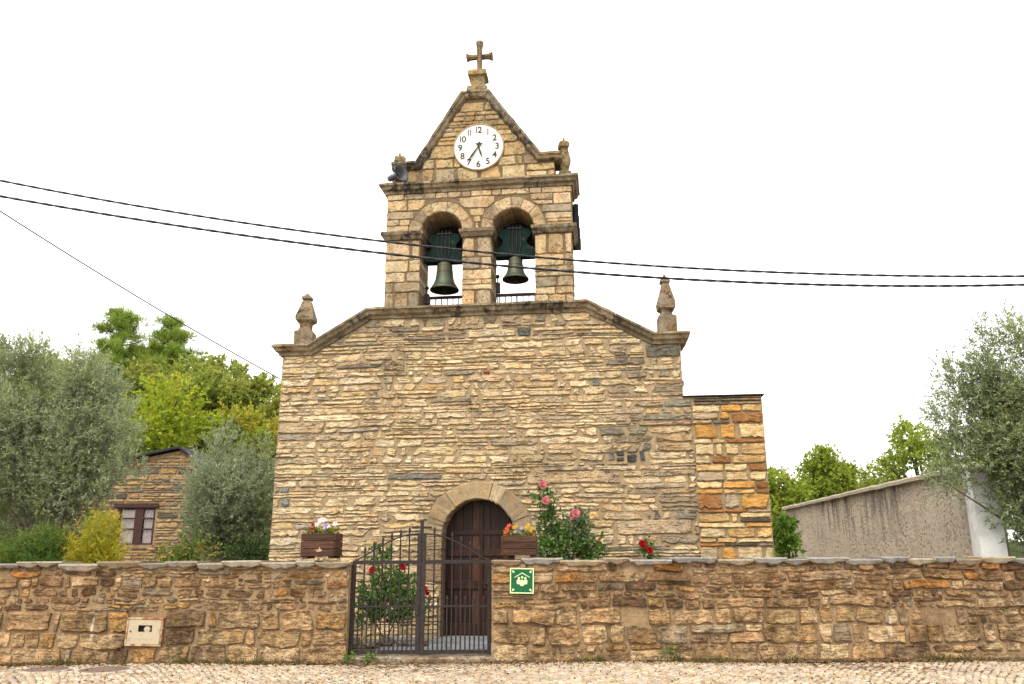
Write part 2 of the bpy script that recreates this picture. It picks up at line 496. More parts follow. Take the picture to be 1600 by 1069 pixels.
Vc = np.zeros((nC, 12, 3))
for k, (s_, dz_) in enumerate(((1.0, -.035), (.97, -.010), (.72, 0.0))):
    Vc[:, 4 * k:4 * k + 4, :2] = rot2(loc2 * s_) + cen[:, None]
    Vc[:, 4 * k:4 * k + 4, 2] = (ztop + dz_)[:, None] + (rs.uniform(-.005, .005, (nC, 4)) if k else 0)
Qb = []
for k in (0, 1):
    for i in range(4): Qb.append([4 * k + i, 4 * k + (i + 1) % 4, 4 * k + 4 + (i + 1) % 4, 4 * k + 4 + i])
Qb.append([8, 9, 10, 11])
Qc = (np.array(Qb)[None] + (np.arange(nC) * 12)[:, None, None]).reshape(-1, 4)
pal = np.array([[.49, .41, .31], [.46, .39, .305], [.52, .445, .345], [.39, .315, .22], [.44, .39, .33]])
cc = pal[rs.randint(0, len(pal), nC)] * rs.uniform(.82, 1.1, (nC, 1))
ccv = np.hstack([np.repeat(cc, 12, 0), np.repeat(rs.random((nC, 1)), 12, 0)])
M['cobble'] = stone_mat('street_granite', pit=.3, lichen=.4, lich_col=(.16, .11, .07), stretch=1, contrast=.2, bump=.4, grime=.35)
ob = fast_mesh('cobbles', Vc.reshape(-1, 3), Qc, M['cobble'], None, ccv)
tag(ob, 'pale pinkish granite cobbles laid in arcs', 'cobbles', kind='stuff')

M['dirt'] = plain_mat('loose_dirt', (.11, .075, .045), .95, 0, .5, 30, .8, dirt=(.06, .065, .02, 3.0, .52, .7))
M['castiron'] = plain_mat('manhole_iron', (.21, .15, .125), .7, .2, .3, 30, .4)
M['concrete'] = plain_mat('manhole_ring', (.46, .40, .33), .9, 0, .3, 14, .3, dirt=(.16, .11, .07, 5.0, .53, .8))
for (mx_, my_, mr_), lab in zip(MANH, ('rusty round manhole cover nearest the edge of the photo', 'larger rusty manhole cover in the cobbles below the meter box')):
    e = empty('manhole_cover', (mx_, my_, -.004)); tag(e, lab, 'manhole', 'round manhole covers in the street')
    V, F = lathe([(mr_, -.02), (mr_, .006), (mr_ - .015, .010), (.02, .012), (.001, .012)], 36); mesh_obj('lid', V, F, M['castiron'], e)
    V, F = lathe([(mr_ + .06, -.02), (mr_ + .055, .008), (mr_ + .010, .010), (mr_ + .006, -.02)], 36); mesh_obj('ring', V, F, M['concrete'], e)
    mb = MB()
    for k in range(-4, 5):
        hl = math.sqrt(max(0, (mr_ * .9) ** 2 - (k * mr_ * .2) ** 2))
        mb.box(-hl, hl, k * mr_ * .2 - .008, k * mr_ * .2 + .008, .011, .017)
    mb.build('tread_ribs', M['castiron'], e)

# churchyard floor
yard = mesh_obj('churchyard_ground', [(-14, 13.3, .05), (12, 13.3, .05), (12, 32, .05), (-14, 32, .05)], [[0, 1, 2, 3]], M['earth'])
tag(yard, 'earth floor of the churchyard behind the wall', kind='structure')
M['paver'] = plain_mat('paving_slate', (.20, .215, .235), .6, 0, .22, 9, .3, use_col=True)
pav = tag(mesh_obj('paved_path', [(-2.3, 13.32, .062), (.7, 13.32, .062), (1.1, 15.9, .062), (-2.3, 15.9, .062)], [[0, 1, 2, 3]], M['bed']),
          'grey slate paving leading from the gate to the church door', kind='structure')
rg = random.Random(3)
y = 13.34
while y < 15.7:
    d = rg.uniform(.26, .36); x = -2.28 + rg.uniform(0, .2)
    while x < .9:
        w = rg.uniform(.38, .75); k = rg.uniform(.75, 1.2)
        V, F = box_geo(x + .008, min(x + w, 1.0) - .008, y + .008, y + d - .008, .05, .088 + rg.uniform(-.004, .004), .006)
        mesh_obj('paving_slab', V, F, M['paver'], pav, (.19 * k, .205 * k, .225 * k, 1))
        x += w
        if x > .9: break
    y += d

# ================================================================== THE CHURCH
YAW = rad(6.5)
UX = Vector((math.cos(YAW), -math.sin(YAW), 0)); UY = Vector((math.sin(YAW), math.cos(YAW), 0))
CH0 = Vector((0, 15.6, 0)) - UX * 0.70
def chw(v, y, z): return CH0 + UX * v + UY * y + Vector((0, 0, z))
church = empty('church', CH0, -YAW)
tag(church, 'rubble stone church front with a two-arched bell gable and a cross on top', 'church')

DC, DR, DS = 0.045, 0.695, 1.88            # door centre, arch radius, springing
DOUT = 0.36                                # depth of the door arch stones
def lerp_path(path, x):
    for (xa, za), (xb, zb) in zip(path, path[1:]):
        if xa <= x <= xb: return za + (zb - za) * (x - xa) / max(1e-6, xb - xa)
    return path[0][1] if x < path[0][0] else path[-1][1]
CORN = [(-4.04, 5.71), (-3.45, 5.71), (-2.25, 6.42), (2.22, 6.42), (3.50, 5.71), (4.00, 5.71)]
def under(x): return lerp_path(CORN, x) - 0.22

# core of the front wall (its mortar), with the door opening
segs = []
xs = [-4.02, -3.45, -2.25, -1.2, DC - .72]
for a, b in zip(xs, xs[1:]): segs.append((a, b, 0, 0, under(a) + .1, under(b) + .1))
N_ = 18
ax = [DC - .72 * math.cos(math.pi * k / N_) for k in range(N_ + 1)]
for a, b in zip(ax, ax[1:]):
    f = lambda x: DS + math.sqrt(max(0, .72 ** 2 - (x - DC) ** 2))
    segs.append((a, b, f(a), f(b), under(a) + .1, under(b) + .1))
xs = [DC + .72, 2.22, 3.5, 3.985]
for a, b in zip(xs, xs[1:]): segs.append((a, b, 0, 0, under(a) + .1, under(b) + .1))
V, F = columns(segs, 0.0, 0.9)
front = mesh_obj('front_wall', V, F, M['mortar'], church)

rg = random.Random(11)
FIX = [  # stones that stand out in the photograph: rect, colour
    ((-1.75, -0.68, 2.96, 3.06), (.19, .18, .165)), ((0.99, 2.75, 2.84, 3.03), (.47, .37, .24)),
    ((2.47, 3.25, 3.18, 3.48), None),
    ((2.61, 4.03, 1.95, 2.22), (.46, .36, .24)), ((0.80, 1.10, 5.74, 5.90), (.10, .105, .10)), ((-0.20, 0.79, 5.73, 5.90), (.52, .43, .29)),
    ((-4.03, -3.06, 3.88, 4.17), (.45, .36, .23)), ((3.60, 4.14, 4.22, 4.46), (.22, .22, .17)), ((-3.6, -3.28, 4.95, 5.12), (.50, .43, .33)),
    ((-2.2, -1.9, 5.2, 5.3), (.5, .4, .27)), ((-1.95, -1.45, 5.16, 5.30), (.46, .36, .23)), ((3.3, 3.98, 5.28, 5.45), (.16, .15, .12)),
    ((2.25, 2.42, 4.72, 4.82), (.17, .19, .20)), ((-3.9, -3.7, 2.72, 2.83), (.27, .27, .28)), ((-3.86, -3.68, 2.50, 2.60), (.27, .27, .28)),
    ((0.1, 0.26, 5.0, 5.11), (.34, .13, .06)), ((-0.6, 0.1, 2.30 + .73, 3.14), (.47, .35, .2)),
]
CLUSTER = [((2.50, 2.64, 3.27, 3.42), (.20, .205, .22)), ((2.66, 2.83, 3.355, 3.435), (.07, .08, .10)), ((2.66, 2.83, 3.25, 3.335), (.12, .09, .09)),
    ((2.855, 3.075, 3.225, 3.38), (.075, .08, .10)), ((3.10, 3.22, 3.25, 3.45), (.13, .14, .17)), ((2.5, 2.9, 3.19, 3.235), (.44, .34, .21)), ((2.86, 3.07, 3.40, 3.47), (.47, .37, .23))]
def fac_free(x, z):
    if z > under(x) - 0.03: return False
    if x > (4.0 if z > 4.44 else 4.13): return False
    d = math.hypot(x - DC, z - DS) if z > DS else abs(x - DC)
    return d > DR + (DOUT - .03 if z > DS - .45 else 0.02)
def fac_clamp(x, z):
    z = min(z, under(x) - .004)
    if z > DS - .1:
        dx, dz = x - DC, max(z - DS, 0); d = math.hypot(dx, dz); R = DR + DOUT - .012
        if 0 < d < R: x, z = DC + dx * R / d, z if dz == 0 else DS + dz * R / d
    return x, z
def fac_h(z):
    if z > 5.95: return rg.uniform(.12, .2)
    return rg.choice([.09, .105, .12, .13, .14, .155, .175])
def fac_w(x, z, h):
    if z > 5.95: return rg.uniform(.18, .6)
    w = rg.uniform(.12, .3) if rg.random() < .26 else rg.uniform(.36, 1.2)
    return w * (.75 if h < .05 else 1.0)
keep, fx = lay(-4.04, 4.14, 0.0, 6.22, fac_h, fac_w, fac_free, rg, .10, .30, [r for r, _ in FIX])
fixc = {r: c for r, (_, c) in zip(fx, FIX) if c}
fixc.update(dict(CLUSTER)); fx = [r for r in fixc]
def fwarp(v):
    x, y, z = v
    k = min(1.0, max(0.0, (4.0 - abs(x)) / .5)) * min(1, max(0, (under(x) - z) / .4))
    dz = .040 * mnoise.noise((x * .7, z * 1.1, 3.1)) + .012 * mnoise.noise((x * 2.6, z * 4, 9.7)) + .007 * mnoise.noise((x * 8, z * 14, 1.7))
    return (x + .02 * mnoise.noise((x * 3, z * 9, 5.5)) * k, y, z + dz * k)
FPAL = [(5, (.58, .46, .285)), (4, (.61, .49, .315)), (2.2, (.52, .405, .245)), (1.4, (.56, .41, .22)), (1.0, (.46, .375, .255)), (.4, (.36, .315, .245)), (.03, (.17, .165, .16)), (1.8, (.64, .53, .36))]
def fac_geo(r):
    h = r[3] - r[2]; w = r[1] - r[0]
    thin = w / h > 4
    if r in fixc: return stone_geo(r, rg, proud=.024, gap=.010, vgap=.008, rough=.05, bias=.6, rnd=.15, edge=.010, warp=fwarp, skew=.08)
    return stone_geo(r, rg, proud=rg.uniform(.008, .028), gap=rg.uniform(.002, .012), vgap=rg.uniform(.001, .008), rough=.15 if thin else .09, bias=.9, rnd=.45 if rg.random() < .5 else .15,
                     edge=.012, warp=fwarp, skew=.6, clamp=fac_clamp if (r[3] > DS - .12 or r[3] > 5) else None)
def fac_pal(r):
    if r in fixc: return fixc[r] + (rg.random(),)
    x, z = (r[0] + r[1]) / 2, (r[2] + r[3]) / 2
    c = face_hue(rg, FPAL)
    if x > 2.6 and rg.random() < .45: c = face_hue(rg, [(2, (.31, .25, .175)), (1.4, (.24, .22, .175)), (1, (.39, .29, .18)), (.5, (.36, .22, .10))])
    if z > 5.7 and rg.random() < .4: c = face_hue(rg, [(1, (.25, .21, .155)), (1, (.34, .28, .19))])
    return c
keep = [r for r in keep if not ((r[3] - r[2]) < .04 and (r[1] - r[0]) < .2 and rg.random() < .4)]
build_stones(keep + fx, fac_geo, fac_pal, M['facade'], front, rg, limit=300, rest='small_stones', view=lambda r: r[3] > 1.5)

# arch stones and jambs of the door
def voussoir(cx, cz, r0, r1, a0, a1, y0, y1, rng, n=4, g=.006, jit=.006, outer=None):
    """wedge between two angles; front edges worn; y0 front, y1 back"""
    loops = []
    ga = g / ((r0 + r1) / 2)
    for k in range(n + 1):
        a = a0 + ga + (a1 - a0 - 2 * ga) * k / n
        ro = (outer(a) if outer else r1) - g
        pts = [(r0, y1), (r0, y0 + .02), (r0 + .02, y0), (ro - .02, y0), (ro, y0 + .02), (ro, y1)]
        loops.append([(cx + (r + rng.uniform(-jit, jit)) * math.cos(a), y + (rng.uniform(-jit, jit) if y < y1 else 0), cz + (r + rng.uniform(-jit, jit)) * math.sin(a)) for r, y in pts])
    return loft(loops)
angs = [0, 22, 58, 74, 128, 158, 180]
cols = [(.27, .205, .13), (.26, .20, .13), (.42, .33, .21), (.34, .26, .155), (.29, .215, .13), (.25, .19, .12)]
for a0, a1, c in zip(angs, angs[1:], cols):
    V, F = voussoir(DC, DS, DR, DR + DOUT - rg.uniform(0, .04), rad(a0), rad(a1), -.03, .42, rg, 6, g=.009, jit=.011)
    mesh_obj('arch_stone', V, F, M['archstone'], front, c + (rg.random(),))
for s in (-1, 1):
    z = 0.06
    while z < DS - .02:
        h = min(rg.uniform(.32, .6), DS - z)
        if DS - z - h < .2: h = DS - z
        w = rg.uniform(.30, .40) if z > DS - .5 else rg.uniform(.02, .03) + .02
        w = .34 if z + h > DS - .45 else .022
        xa, xb = sorted((DC + s * DR, DC + s * (DR + w)))
        V, F = box_geo(xa, xb, -.035 if w > .1 else -.03, .42, z + .004, z + h - .004, .012)
        mesh_obj('jamb_stone', V, F, M['facade'], front, face_hue(rg, [(1, (.34, .26, .16)), (1, (.28, .215, .135))]))
        z += h

# wooden double door in the arch
M['door'] = wood_mat('door_wood', (.060, .022, .010), (.016, .008, .005), 'Z', .5)
door = empty('door', (0, 0, 0), 0, church); door['label'] = 'dark brown arched double door of vertical planks'
npl = 8; pw = 2 * (DR + .02) / npl
for k in range(npl):
    xa, xb = DC - DR - .02 + k * pw + .004, DC - DR - .02 + (k + 1) * pw - .004
    pts = [(xa, .08), (xb, .08)]
    for q in range(5):
        x = xb + (xa - xb) * q / 4
        pts.append((x, DS + math.sqrt(max(.002, (DR + .02) ** 2 - (x - DC) ** 2))))
    V, F = prism(pts, .40 + .008 * (k % 2), .45)
    br = [.7, .8, .75, 2.0, 1.0, .75, .8, .7][k] * rg.uniform(.9, 1.1)
    mesh_obj('plank', V, F, M['door'], door, (br, br * .95, br * .85, rg.random()))
for s in (-1, 1):
    for z0_, z1_ in ((.10, .30), (.92, 1.08), (1.52, 1.66), (1.92, 2.02)):
        xa, xb = sorted((DC + s * .02, DC + s * (DR - .05)))
        V, F = box_geo(xa, xb, .375, .402, z0_, z1_, .006)
        mesh_obj('door_rail', V, F, M['door'], door, (.9, .85, .8, rg.random()))
V, F = box_geo(DC - .035, DC + .035, .355, .40, .09, 2.5, .008); mesh_obj('cover_strip', V, F, M['door'], door, (.7, .6, .55, .3))
mb = MB(); mb.add(*lathe([(.001, 0), (.03, .0), (.03, .01), (.012, .02), (.012, .05), (.03, .06), (.03, .075), (.001, .085)], 14))
kn = mb.build('door_knob', M['iron'], door, True, loc=(DC + .12, .40, 1.02), rot=(rad(90), 0, 0))
V, F = box_geo(DC - DR, DC + DR, .05, .55, .0, .082, .01); mesh_obj('threshold', V, F, M['slate'], church, (.26, .25, .23, .4))
V, F = box_geo(DC - DR - .3, DC + DR + .3, .5, .9, .0, 2.9); mesh_obj('doorway_back', V, F, M['black'], church)

# ---- cornices
def cornice(path, prof, name, rng, parent, mat, cols, blk=0.8, ret=None, ret_depth=.9, nsub=4, jit=.006):
    P = [Vector((a, b)) for a, b in path]
    D = [(P[i + 1] - P[i]).normalized() for i in range(len(P) - 1)]
    mit = []
    for i in range(len(P)):
        if i == 0: nn, s = Vector((-D[0].y, D[0].x)), 1
        elif i == len(P) - 1: nn, s = Vector((-D[-1].y, D[-1].x)), 1
        else:
            na, nb = Vector((-D[i - 1].y, D[i - 1].x)), Vector((-D[i].y, D[i].x))
            nn = (na + nb).normalized(); s = 1 / max(.4, nn.dot(na))
        mit.append(nn * s)
    for i in range(len(P) - 1):
        L = (P[i + 1] - P[i]).length; nb = max(1, int(round(L / blk)))
        cuts = [0] + sorted((k + rng.uniform(-.2, .2)) / nb for k in range(1, nb)) + [1]
        for a, b in zip(cuts, cuts[1:]):
            loops = []; oy = rng.uniform(-.006, .006); oz = rng.uniform(-.005, .005)
            for q in range(nsub + 1):
                tt = a + (b - a) * q / nsub
                g = .004 / L
                if q == 0 and a > 0: tt += g
                if q == nsub and b < 1: tt -= g
                lp = []
                for d, h in prof:
                    p = (P[i] + mit[i] * h).lerp(P[i + 1] + mit[i + 1] * h, tt)
                    x = p.x
                    if ret:
                        if i == 0 and tt == 0: x = path[0][0] - d
                        if i == len(P) - 2 and tt == 1: x = path[-1][0] + d
                    j = jit if d > 0 else 0
                    lp.append((x + rng.uniform(-j, j) * .5, -d + oy + rng.uniform(-j, j), p.y + oz + rng.uniform(-j, j)))
                loops.append(lp)
            V, F = loft(loops)
            c = cols[rng.randrange(len(cols))]; k = rng.uniform(.85, 1.15)
            mesh_obj(name, V, F, mat, parent, tuple(q * k for q in c) + (rng.random(),))
    if ret:
        for s, p in ((-1, P[0]), (1, P[-1])):
            loops = []
            for q in range(nsub + 1):
                tt = q / nsub
                loops.append([(p.x + s * d + (rng.uniform(-jit, jit) if d > 0 else 0), -d + (ret_depth + d) * tt, p.y + h) for d, h in prof])
            V, F = loft(loops)
            mesh_obj(name, V, F, mat, parent, cols[0] + (rng.random(),))
TRIM = [(.25, .195, .125), (.22, .175, .115), (.28, .215, .135), (.19, .155, .105)]
PROF = [(-.25, 0), (.17, 0), (.175, -.045), (.14, -.07), (.115, -.13), (.06, -.165), (.045, -.215), (-.25, -.215)]
rg = random.Random(21)
cornice(CORN, PROF, 'cornice_block', rg, church, M['trim'], TRIM, .95, ret=True, ret_depth=.9)

# ---- bell gable
TB, TT = 6.42, 8.95
OPEN = [(-.765, .435), (.73, .44)]; SPR = 8.07
segs = []
def tower_top(x): return 9.0
def add(a, b, ba, bb): segs.append((a, b, ba, bb, 9.0, 9.0))
cur = -1.935
for oc, orr in OPEN:
    R_ = orr + .012
    add(cur, oc - R_, TB - .1, TB - .1)
    aa = [oc - R_ * math.cos(math.pi * k / 14) for k in range(15)]
    for a, b in zip(aa, aa[1:]):
        add(a, b, SPR + math.sqrt(max(0, R_ ** 2 - (a - oc) ** 2)), SPR + math.sqrt(max(0, R_ ** 2 - (b - oc) ** 2)))
    cur = oc + R_
add(cur, 1.935, TB - .1, TB - .1)
TD = .80
V, F = columns(segs, 0.0, TD)
belfry = mesh_obj('bell_gable', V, F, M['mortar_tower'], church)
rg = random.Random(33)
TPAL = [(4, (.50, .39, .245)), (3, (.54, .43, .28)), (2, (.47, .35, .20)), (1.4, (.40, .325, .22)), (.8, (.31, .26, .19))]
VO = .27
def tw_free(x, z):
    if z < TB or z > TT or abs(x) > 1.95: return False
    for oc, orr in OPEN:
        if z <= SPR + .03 and abs(x - oc) < orr: return False
        if z > SPR - .16 and math.hypot(x - oc, z - SPR) < orr + VO and z > SPR: return False
    if 7.91 < z < 8.085: return False
    return True
def tw_w(x, z, h):
    if z > 8.6: return rg.uniform(.25, .75)
    return rg.uniform(.38, .80) if rg.random() < .65 else rg.uniform(.2, .35)
def tw_clamp(x, z):
    for oc, orr in OPEN:
        if z > SPR + .02:
            dx, dz = x - oc, z - SPR; d = math.hypot(dx, dz); R = orr + VO - .004
            if 0 < d < R: x, z = oc + dx * R / d, SPR + dz * R / d
    return x, min(z, TT)
ra, _ = lay(-1.96, 1.96, TB, 7.905, lambda z: rg.choice([.17, .22, .26, .31, .34]), tw_w, tw_free, rg, .14, .12)
rb, _ = lay(-1.96, 1.96, 8.09, TT, lambda z: rg.choice([.14, .18, .22, .26]), tw_w, tw_free, rg, .12, .12)
rects = ra + rb
def edge_block(r):
    for oc, orr in OPEN:
        if r[2] < SPR and (abs(r[1] - (oc - orr)) < .04 or abs(r[0] - (oc + orr)) < .04): return True
    return abs(r[0] + 1.95) < .04 or abs(r[1] - 1.95) < .04
def tw_geo(r):
    deep = edge_block(r)
    return stone_geo(r, rg, proud=rg.uniform(.014, .026), gap=.005, back=TD if deep else .05, rough=.05, bias=.25, rnd=.12, edge=.013, maxpts=6, skew=.06, clamp=None if deep else tw_clamp)
def tw_pal(r):
    if r[2] < 6.95 and r[0] < -1.3: return face_hue(rg, [(1, (.33, .27, .18)), (1, (.27, .23, .165))])
    return face_hue(rg, TPAL)
# clamp block edges at the openings so the stones end 1 cm past the core
def snap_r(r):
    x0, x1, z0, z1 = r
    for oc, orr in OPEN:
        if z0 < SPR:
            if abs(x1 - (oc - orr)) < .045: x1 = oc - orr + .005
            if abs(x0 - (oc + orr)) < .045: x0 = oc + orr - .005
    if abs(x0 + 1.95) < .04: x0 = -1.957
    if abs(x1 - 1.95) < .04: x1 = 1.957
    return (x0, x1, z0, z1)
rects = [snap_r(r) for r in rects]
build_stones(rects, tw_geo, tw_pal, M['tower'], belfry, rg, name='ashlar_block', limit=300)
for oc, orr in OPEN:
    cuts = [0]
    while cuts[-1] < 180:
        d = rg.uniform(18, 34); cuts.append(180 if 180 - cuts[-1] - d < 14 else cuts[-1] + d)
    for a0, a1 in zip(cuts, cuts[1:]):
        ro = orr + VO - .004 - rg.uniform(0, .05)
        V, F = voussoir(oc, SPR, orr, ro, rad(a0), rad(a1), -.022, TD, rg, 4, g=.005, jit=.004)
        mesh_obj('arch_stone', V, F, M['tower'], belfry, face_hue(rg, TPAL))
# impost mouldings at the springing of the arches
for xa, xb, la, lb in ((-1.95, OPEN[0][0] - OPEN[0][1], .09, .06), (OPEN[0][0] + OPEN[0][1], OPEN[1][0] - OPEN[1][1], .06, .06), (OPEN[1][0] + OPEN[1][1], 1.95, .06, .09)):
    loops = []
    for e, z in ((.012, 7.915), (.03, 7.945), (.05, 7.985), (.07, 8.01), (.07, 8.075), (.055, 8.085)):
        k = e / .07
        q = []
        for (x, y) in ((xa - la * k, -e - .03), (xb + lb * k, -e - .03), (xb + lb * k, TD + e), (xa - la * k, TD + e)): q.append((x + rg.uniform(-.004, .004), y + rg.uniform(-.004, .004), z + rg.uniform(-.003, .003)))
        loops.append(q)
    V, F = loft(loops)
    mesh_obj('impost', V, F, M['trim'], church, (.21, .165, .11, rg.random()))
TPROF = [(-.3, 0), (.15, 0), (.155, -.05), (.12, -.075), (.10, -.13), (.045, -.16), (.035, -.215), (-.3, -.215)]
cornice([(-1.95, 9.165), (1.95, 9.165)], TPROF, 'belfry_cornice', rg, church, M['trim'], TRIM, 1.1, ret=True, ret_depth=.85)

# clock gable above the cornice
GP = [(-1.60, 9.66), (-1.34, 9.66), (-.37, 11.25), (.235, 11.25), (1.33, 9.69), (1.62, 9.69)]
def g_under(x): return lerp_path(GP, x) - (.15 if abs(x + .06) > 1.28 or abs(x + .067) < .3 else .26)
xs = [-1.585, -1.34, -.37, .235, 1.33, 1.61]
segs = [(a, b, 9.10, 9.10, lerp_path(GP, a) - .10, lerp_path(GP, b) - .10) for a, b in zip(xs, xs[1:])]
V, F = columns(segs, .0, .55)
clockgable = mesh_obj('clock_gable', V, F, M['mortar_tower'], church)
CKX, CKZ, CKR = 0.01, 9.93, .525
def gb_free(x, z):
    if x < -1.6 or x > 1.62: return False
    return 9.17 < z < g_under(x) and math.hypot(x - CKX, z - CKZ) > CKR - .02
def gb_clamp(x, z):
    dx, dz = x - CKX, z - CKZ; d = math.hypot(dx, dz); R = CKR + .01
    if 0 < d < R: x, z = CKX + dx * R / d, CKZ + dz * R / d
    return x, min(z, g_under(x))
rects, _ = lay(-1.605, 1.635, 9.17, 11.02, lambda z: rg.choice([.14, .18, .22, .27, .32]), lambda x, z, h: rg.uniform(.22, .62), gb_free, rg, .14, .15)
build_stones(rects, lambda r: stone_geo(r, rg, proud=rg.uniform(.012, .024), gap=.005, back=.05, rough=.06, bias=.3, rnd=.15, edge=.012, maxpts=6, skew=.12, clamp=gb_clamp),
             lambda r: face_hue(rg, [(4, (.44, .325, .175)), (2, (.48, .375, .22)), (1.5, (.40, .285, .14)), (1, (.34, .27, .18))]), M['tower'], clockgable, rg, name='ashlar_block')
GPROF = [(-.50, 0), (.12, 0), (.125, -.05), (.10, -.07), (.085, -.13), (.04, -.16), (-.50, -.16)]
cornice([(-1.86, 9.66)] + GP[1:-1] + [(1.77, 9.69)], GPROF, 'raking_cornice', rg, church, M['trim'], TRIM, .75, jit=.008)

# pedestal and stone cross
rgx = random.Random(4)
ped = [(.225, 11.25), (.23, 11.33), (.215, 11.41), (.155, 11.47), (.14, 11.50), (.14, 11.66), (.16, 11.69), (.205, 11.72), (.21, 11.80), (.185, 11.85)]
V, F = square_loft(ped, -.045, .20, 0, .008, rgx); mesh_obj('pedestal', V, F, M['finial'], church, (.30, .25, .14, .3))
mb = MB()
cxx = -.02
V, F = square_loft([(.070, 11.84), (.060, 11.95), (.056, 12.10), (.060, 12.2), (.060, 12.35), (.066, 12.5), (.080, 12.58), (.082, 12.63), (.045, 12.655)], cxx, .20, .03, .005, rgx, 8); mb.add(V, F, (.24, .19, .12, .5))
V, F = square_loft([(.11, -.285), (.095, -.265), (.072, -.22), (.062, -.15), (.06, 0), (.062, .15), (.072, .22), (.095, .265), (.11, .285)], 0, 0, .03, .004, rgx, 8)
V = [(cxx + z, .20 + y, 12.26 + x * .9) for x, y, z in V]; mb.add(V, [f[::-1] for f in F], (.22, .18, .12, .6))
mb.build('cross', M['finial'], church)

# obelisk finials
def finial(x, y, prof, rot, c, seed):
    r_ = random.Random(seed)
    V, F = square_loft(prof, x, y, rot, .006, r_); return mesh_obj('finial', V, F, M['finial'], church, c + (r_.random(),))
finial(-3.63, .15, [(.185, 5.70), (.19, 5.86), (.185, 6.02), (.13, 6.04), (.105, 6.12), (.12, 6.21), (.185, 6.26), (.19, 6.33), (.085, 6.68), (.065, 6.71), (.105, 6.745), (.10, 6.79), (.045, 6.83), (.02, 6.87)], .12, (.25, .205, .145), 1)
finial(3.76, .15, [(.175, 5.70), (.175, 5.9), (.17, 6.08), (.115, 6.10), (.10, 6.15), (.115, 6.20), (.165, 6.24), (.168, 6.36), (.075, 6.73), (.06, 6.76), (.095, 6.80), (.085, 6.86), (.035, 6.90), (.02, 6.96)], .08, (.23, .195, .145), 2)
finial(-1.82, .42, [(.13, 9.16), (.13, 9.30), (.09, 9.33), (.085, 9.37), (.15, 9.52), (.14, 9.60), (.085, 9.84), (.08, 9.86), (.12, 9.90), (.125, 9.98), (.08, 10.04), (.03, 10.06), (.015, 10.15)], .35, (.29, .235, .15), 3)
finial(1.80, .30, [(.125, 9.16), (.125, 9.38), (.085, 9.40), (.085, 9.44), (.12, 9.55), (.12, 9.66), (.075, 9.92), (.07, 9.94), (.105, 9.97), (.11, 10.05), (.075, 10.11), (.025, 10.13), (.012, 10.22)], .25, (.27, .215, .12), 4)

# side building flush with the front: its wall
V, F = columns([(3.985, 5.435, 0, 0, 4.44, 4.44)], 0.02, .7)
annex = mesh_obj('side_wall', V, F, M['mortar'], church)
rg = random.Random(45)
def an_free(x, z): return (4.12 if z < 4.22 else 4.15) < x < 5.45 and z < 4.44
def an_h(z): return rg.choice([.06, .09, .14, .16, .18, .20, .22, .24, .26, .28])
def an_w(x, z, h):
    if h < .09: return rg.uniform(.3, .9)
    return rg.uniform(.45, .78) if x > 4.75 else rg.uniform(.3, .62)
rects, _ = lay(4.12, 5.45, 0, 4.43, an_h, an_w, an_free, rg, .14, .15, zmin_split=.11)
def an_pal(r):
    if r[0] < 4.4 and rg.random() < .4: return face_hue(rg, [(2, (.44, .345, .21)), (.7, (.33, .27, .18)), (1.5, (.54, .425, .26))])
    if r[3] - r[2] < .085: return face_hue(rg, [(2, (.17, .135, .10)), (1.2, (.09, .075, .065)), (1, (.30, .23, .15)), (.8, (.34, .15, .05))])
    return face_hue(rg, [(3, (.54, .37, .165)), (2.2, (.47, .265, .08)), (2, (.58, .45, .25)), (1.0, (.28, .14, .055)), (.4, (.36, .30, .21))])
build_stones(rects, lambda r: stone_geo(r, rg, proud=rg.uniform(.015, .035), gap=rg.uniform(.004, .014), back=.06, rough=.09, bias=.5, rnd=.22, edge=.014, skew=.2), an_pal, M['annex'], annex, rg, name='stone', view=lambda r: r[3] > 1.5)
V, F = box_geo(3.97, 5.485, -.045, 6.0, 4.445, 4.468, .004)
mesh_obj('side_roof', V, F, M['slateroof'], church)
V, F = box_geo(3.95, 5.40, .72, 6.0, 0, 4.42); mesh_obj('side_room', V, F, M['render'], church)
# nave behind the front
V, F = prism([(-3.85, 0), (3.85, 0), (3.85, 4.9), (0, 5.9), (-3.85, 4.9)], .92, 15); mesh_obj('nave', V, F, M['render'], church)
V, F = prism([(-4.1, 4.86), (0, 5.93), (4.1, 4.86), (4.1, 4.95), (0, 6.02), (-4.1, 4.95)], .91, 15.2); mesh_obj('nave_roof', V, F, M['slateroof'], church)
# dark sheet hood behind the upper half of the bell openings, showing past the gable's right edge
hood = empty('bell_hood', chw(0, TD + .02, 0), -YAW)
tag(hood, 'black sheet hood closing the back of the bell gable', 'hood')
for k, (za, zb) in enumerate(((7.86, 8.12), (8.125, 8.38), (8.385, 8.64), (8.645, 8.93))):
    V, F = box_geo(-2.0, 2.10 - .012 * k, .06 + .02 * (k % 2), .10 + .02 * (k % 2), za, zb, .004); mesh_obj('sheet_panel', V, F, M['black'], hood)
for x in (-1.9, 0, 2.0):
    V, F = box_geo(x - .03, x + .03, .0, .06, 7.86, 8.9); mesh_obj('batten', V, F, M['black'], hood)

# railing behind the bell openings
for k, ((oc, orr), lab) in enumerate(zip(OPEN, ('brown metal railing below the larger bell', 'brown metal railing below the smaller bell'))):
    e = empty('belfry_railing', chw(oc, .72, 6.42), -YAW); tag(e, lab, 'railing', 'railings in the bell openings')
    V, F = box_geo(-orr - .02, orr + .02, -.02, .02, .40, .465, .004); mesh_obj('top_rail', V, F, M['rail'], e)
    n_ = 7
    for i in range(n_):
        x = -orr + (i + .5) * 2 * orr / n_
        V, F = box_geo(x - .011, x + .011, -.011, .011, 0, .40); mesh_obj('baluster', V, F, M['rail'], e)

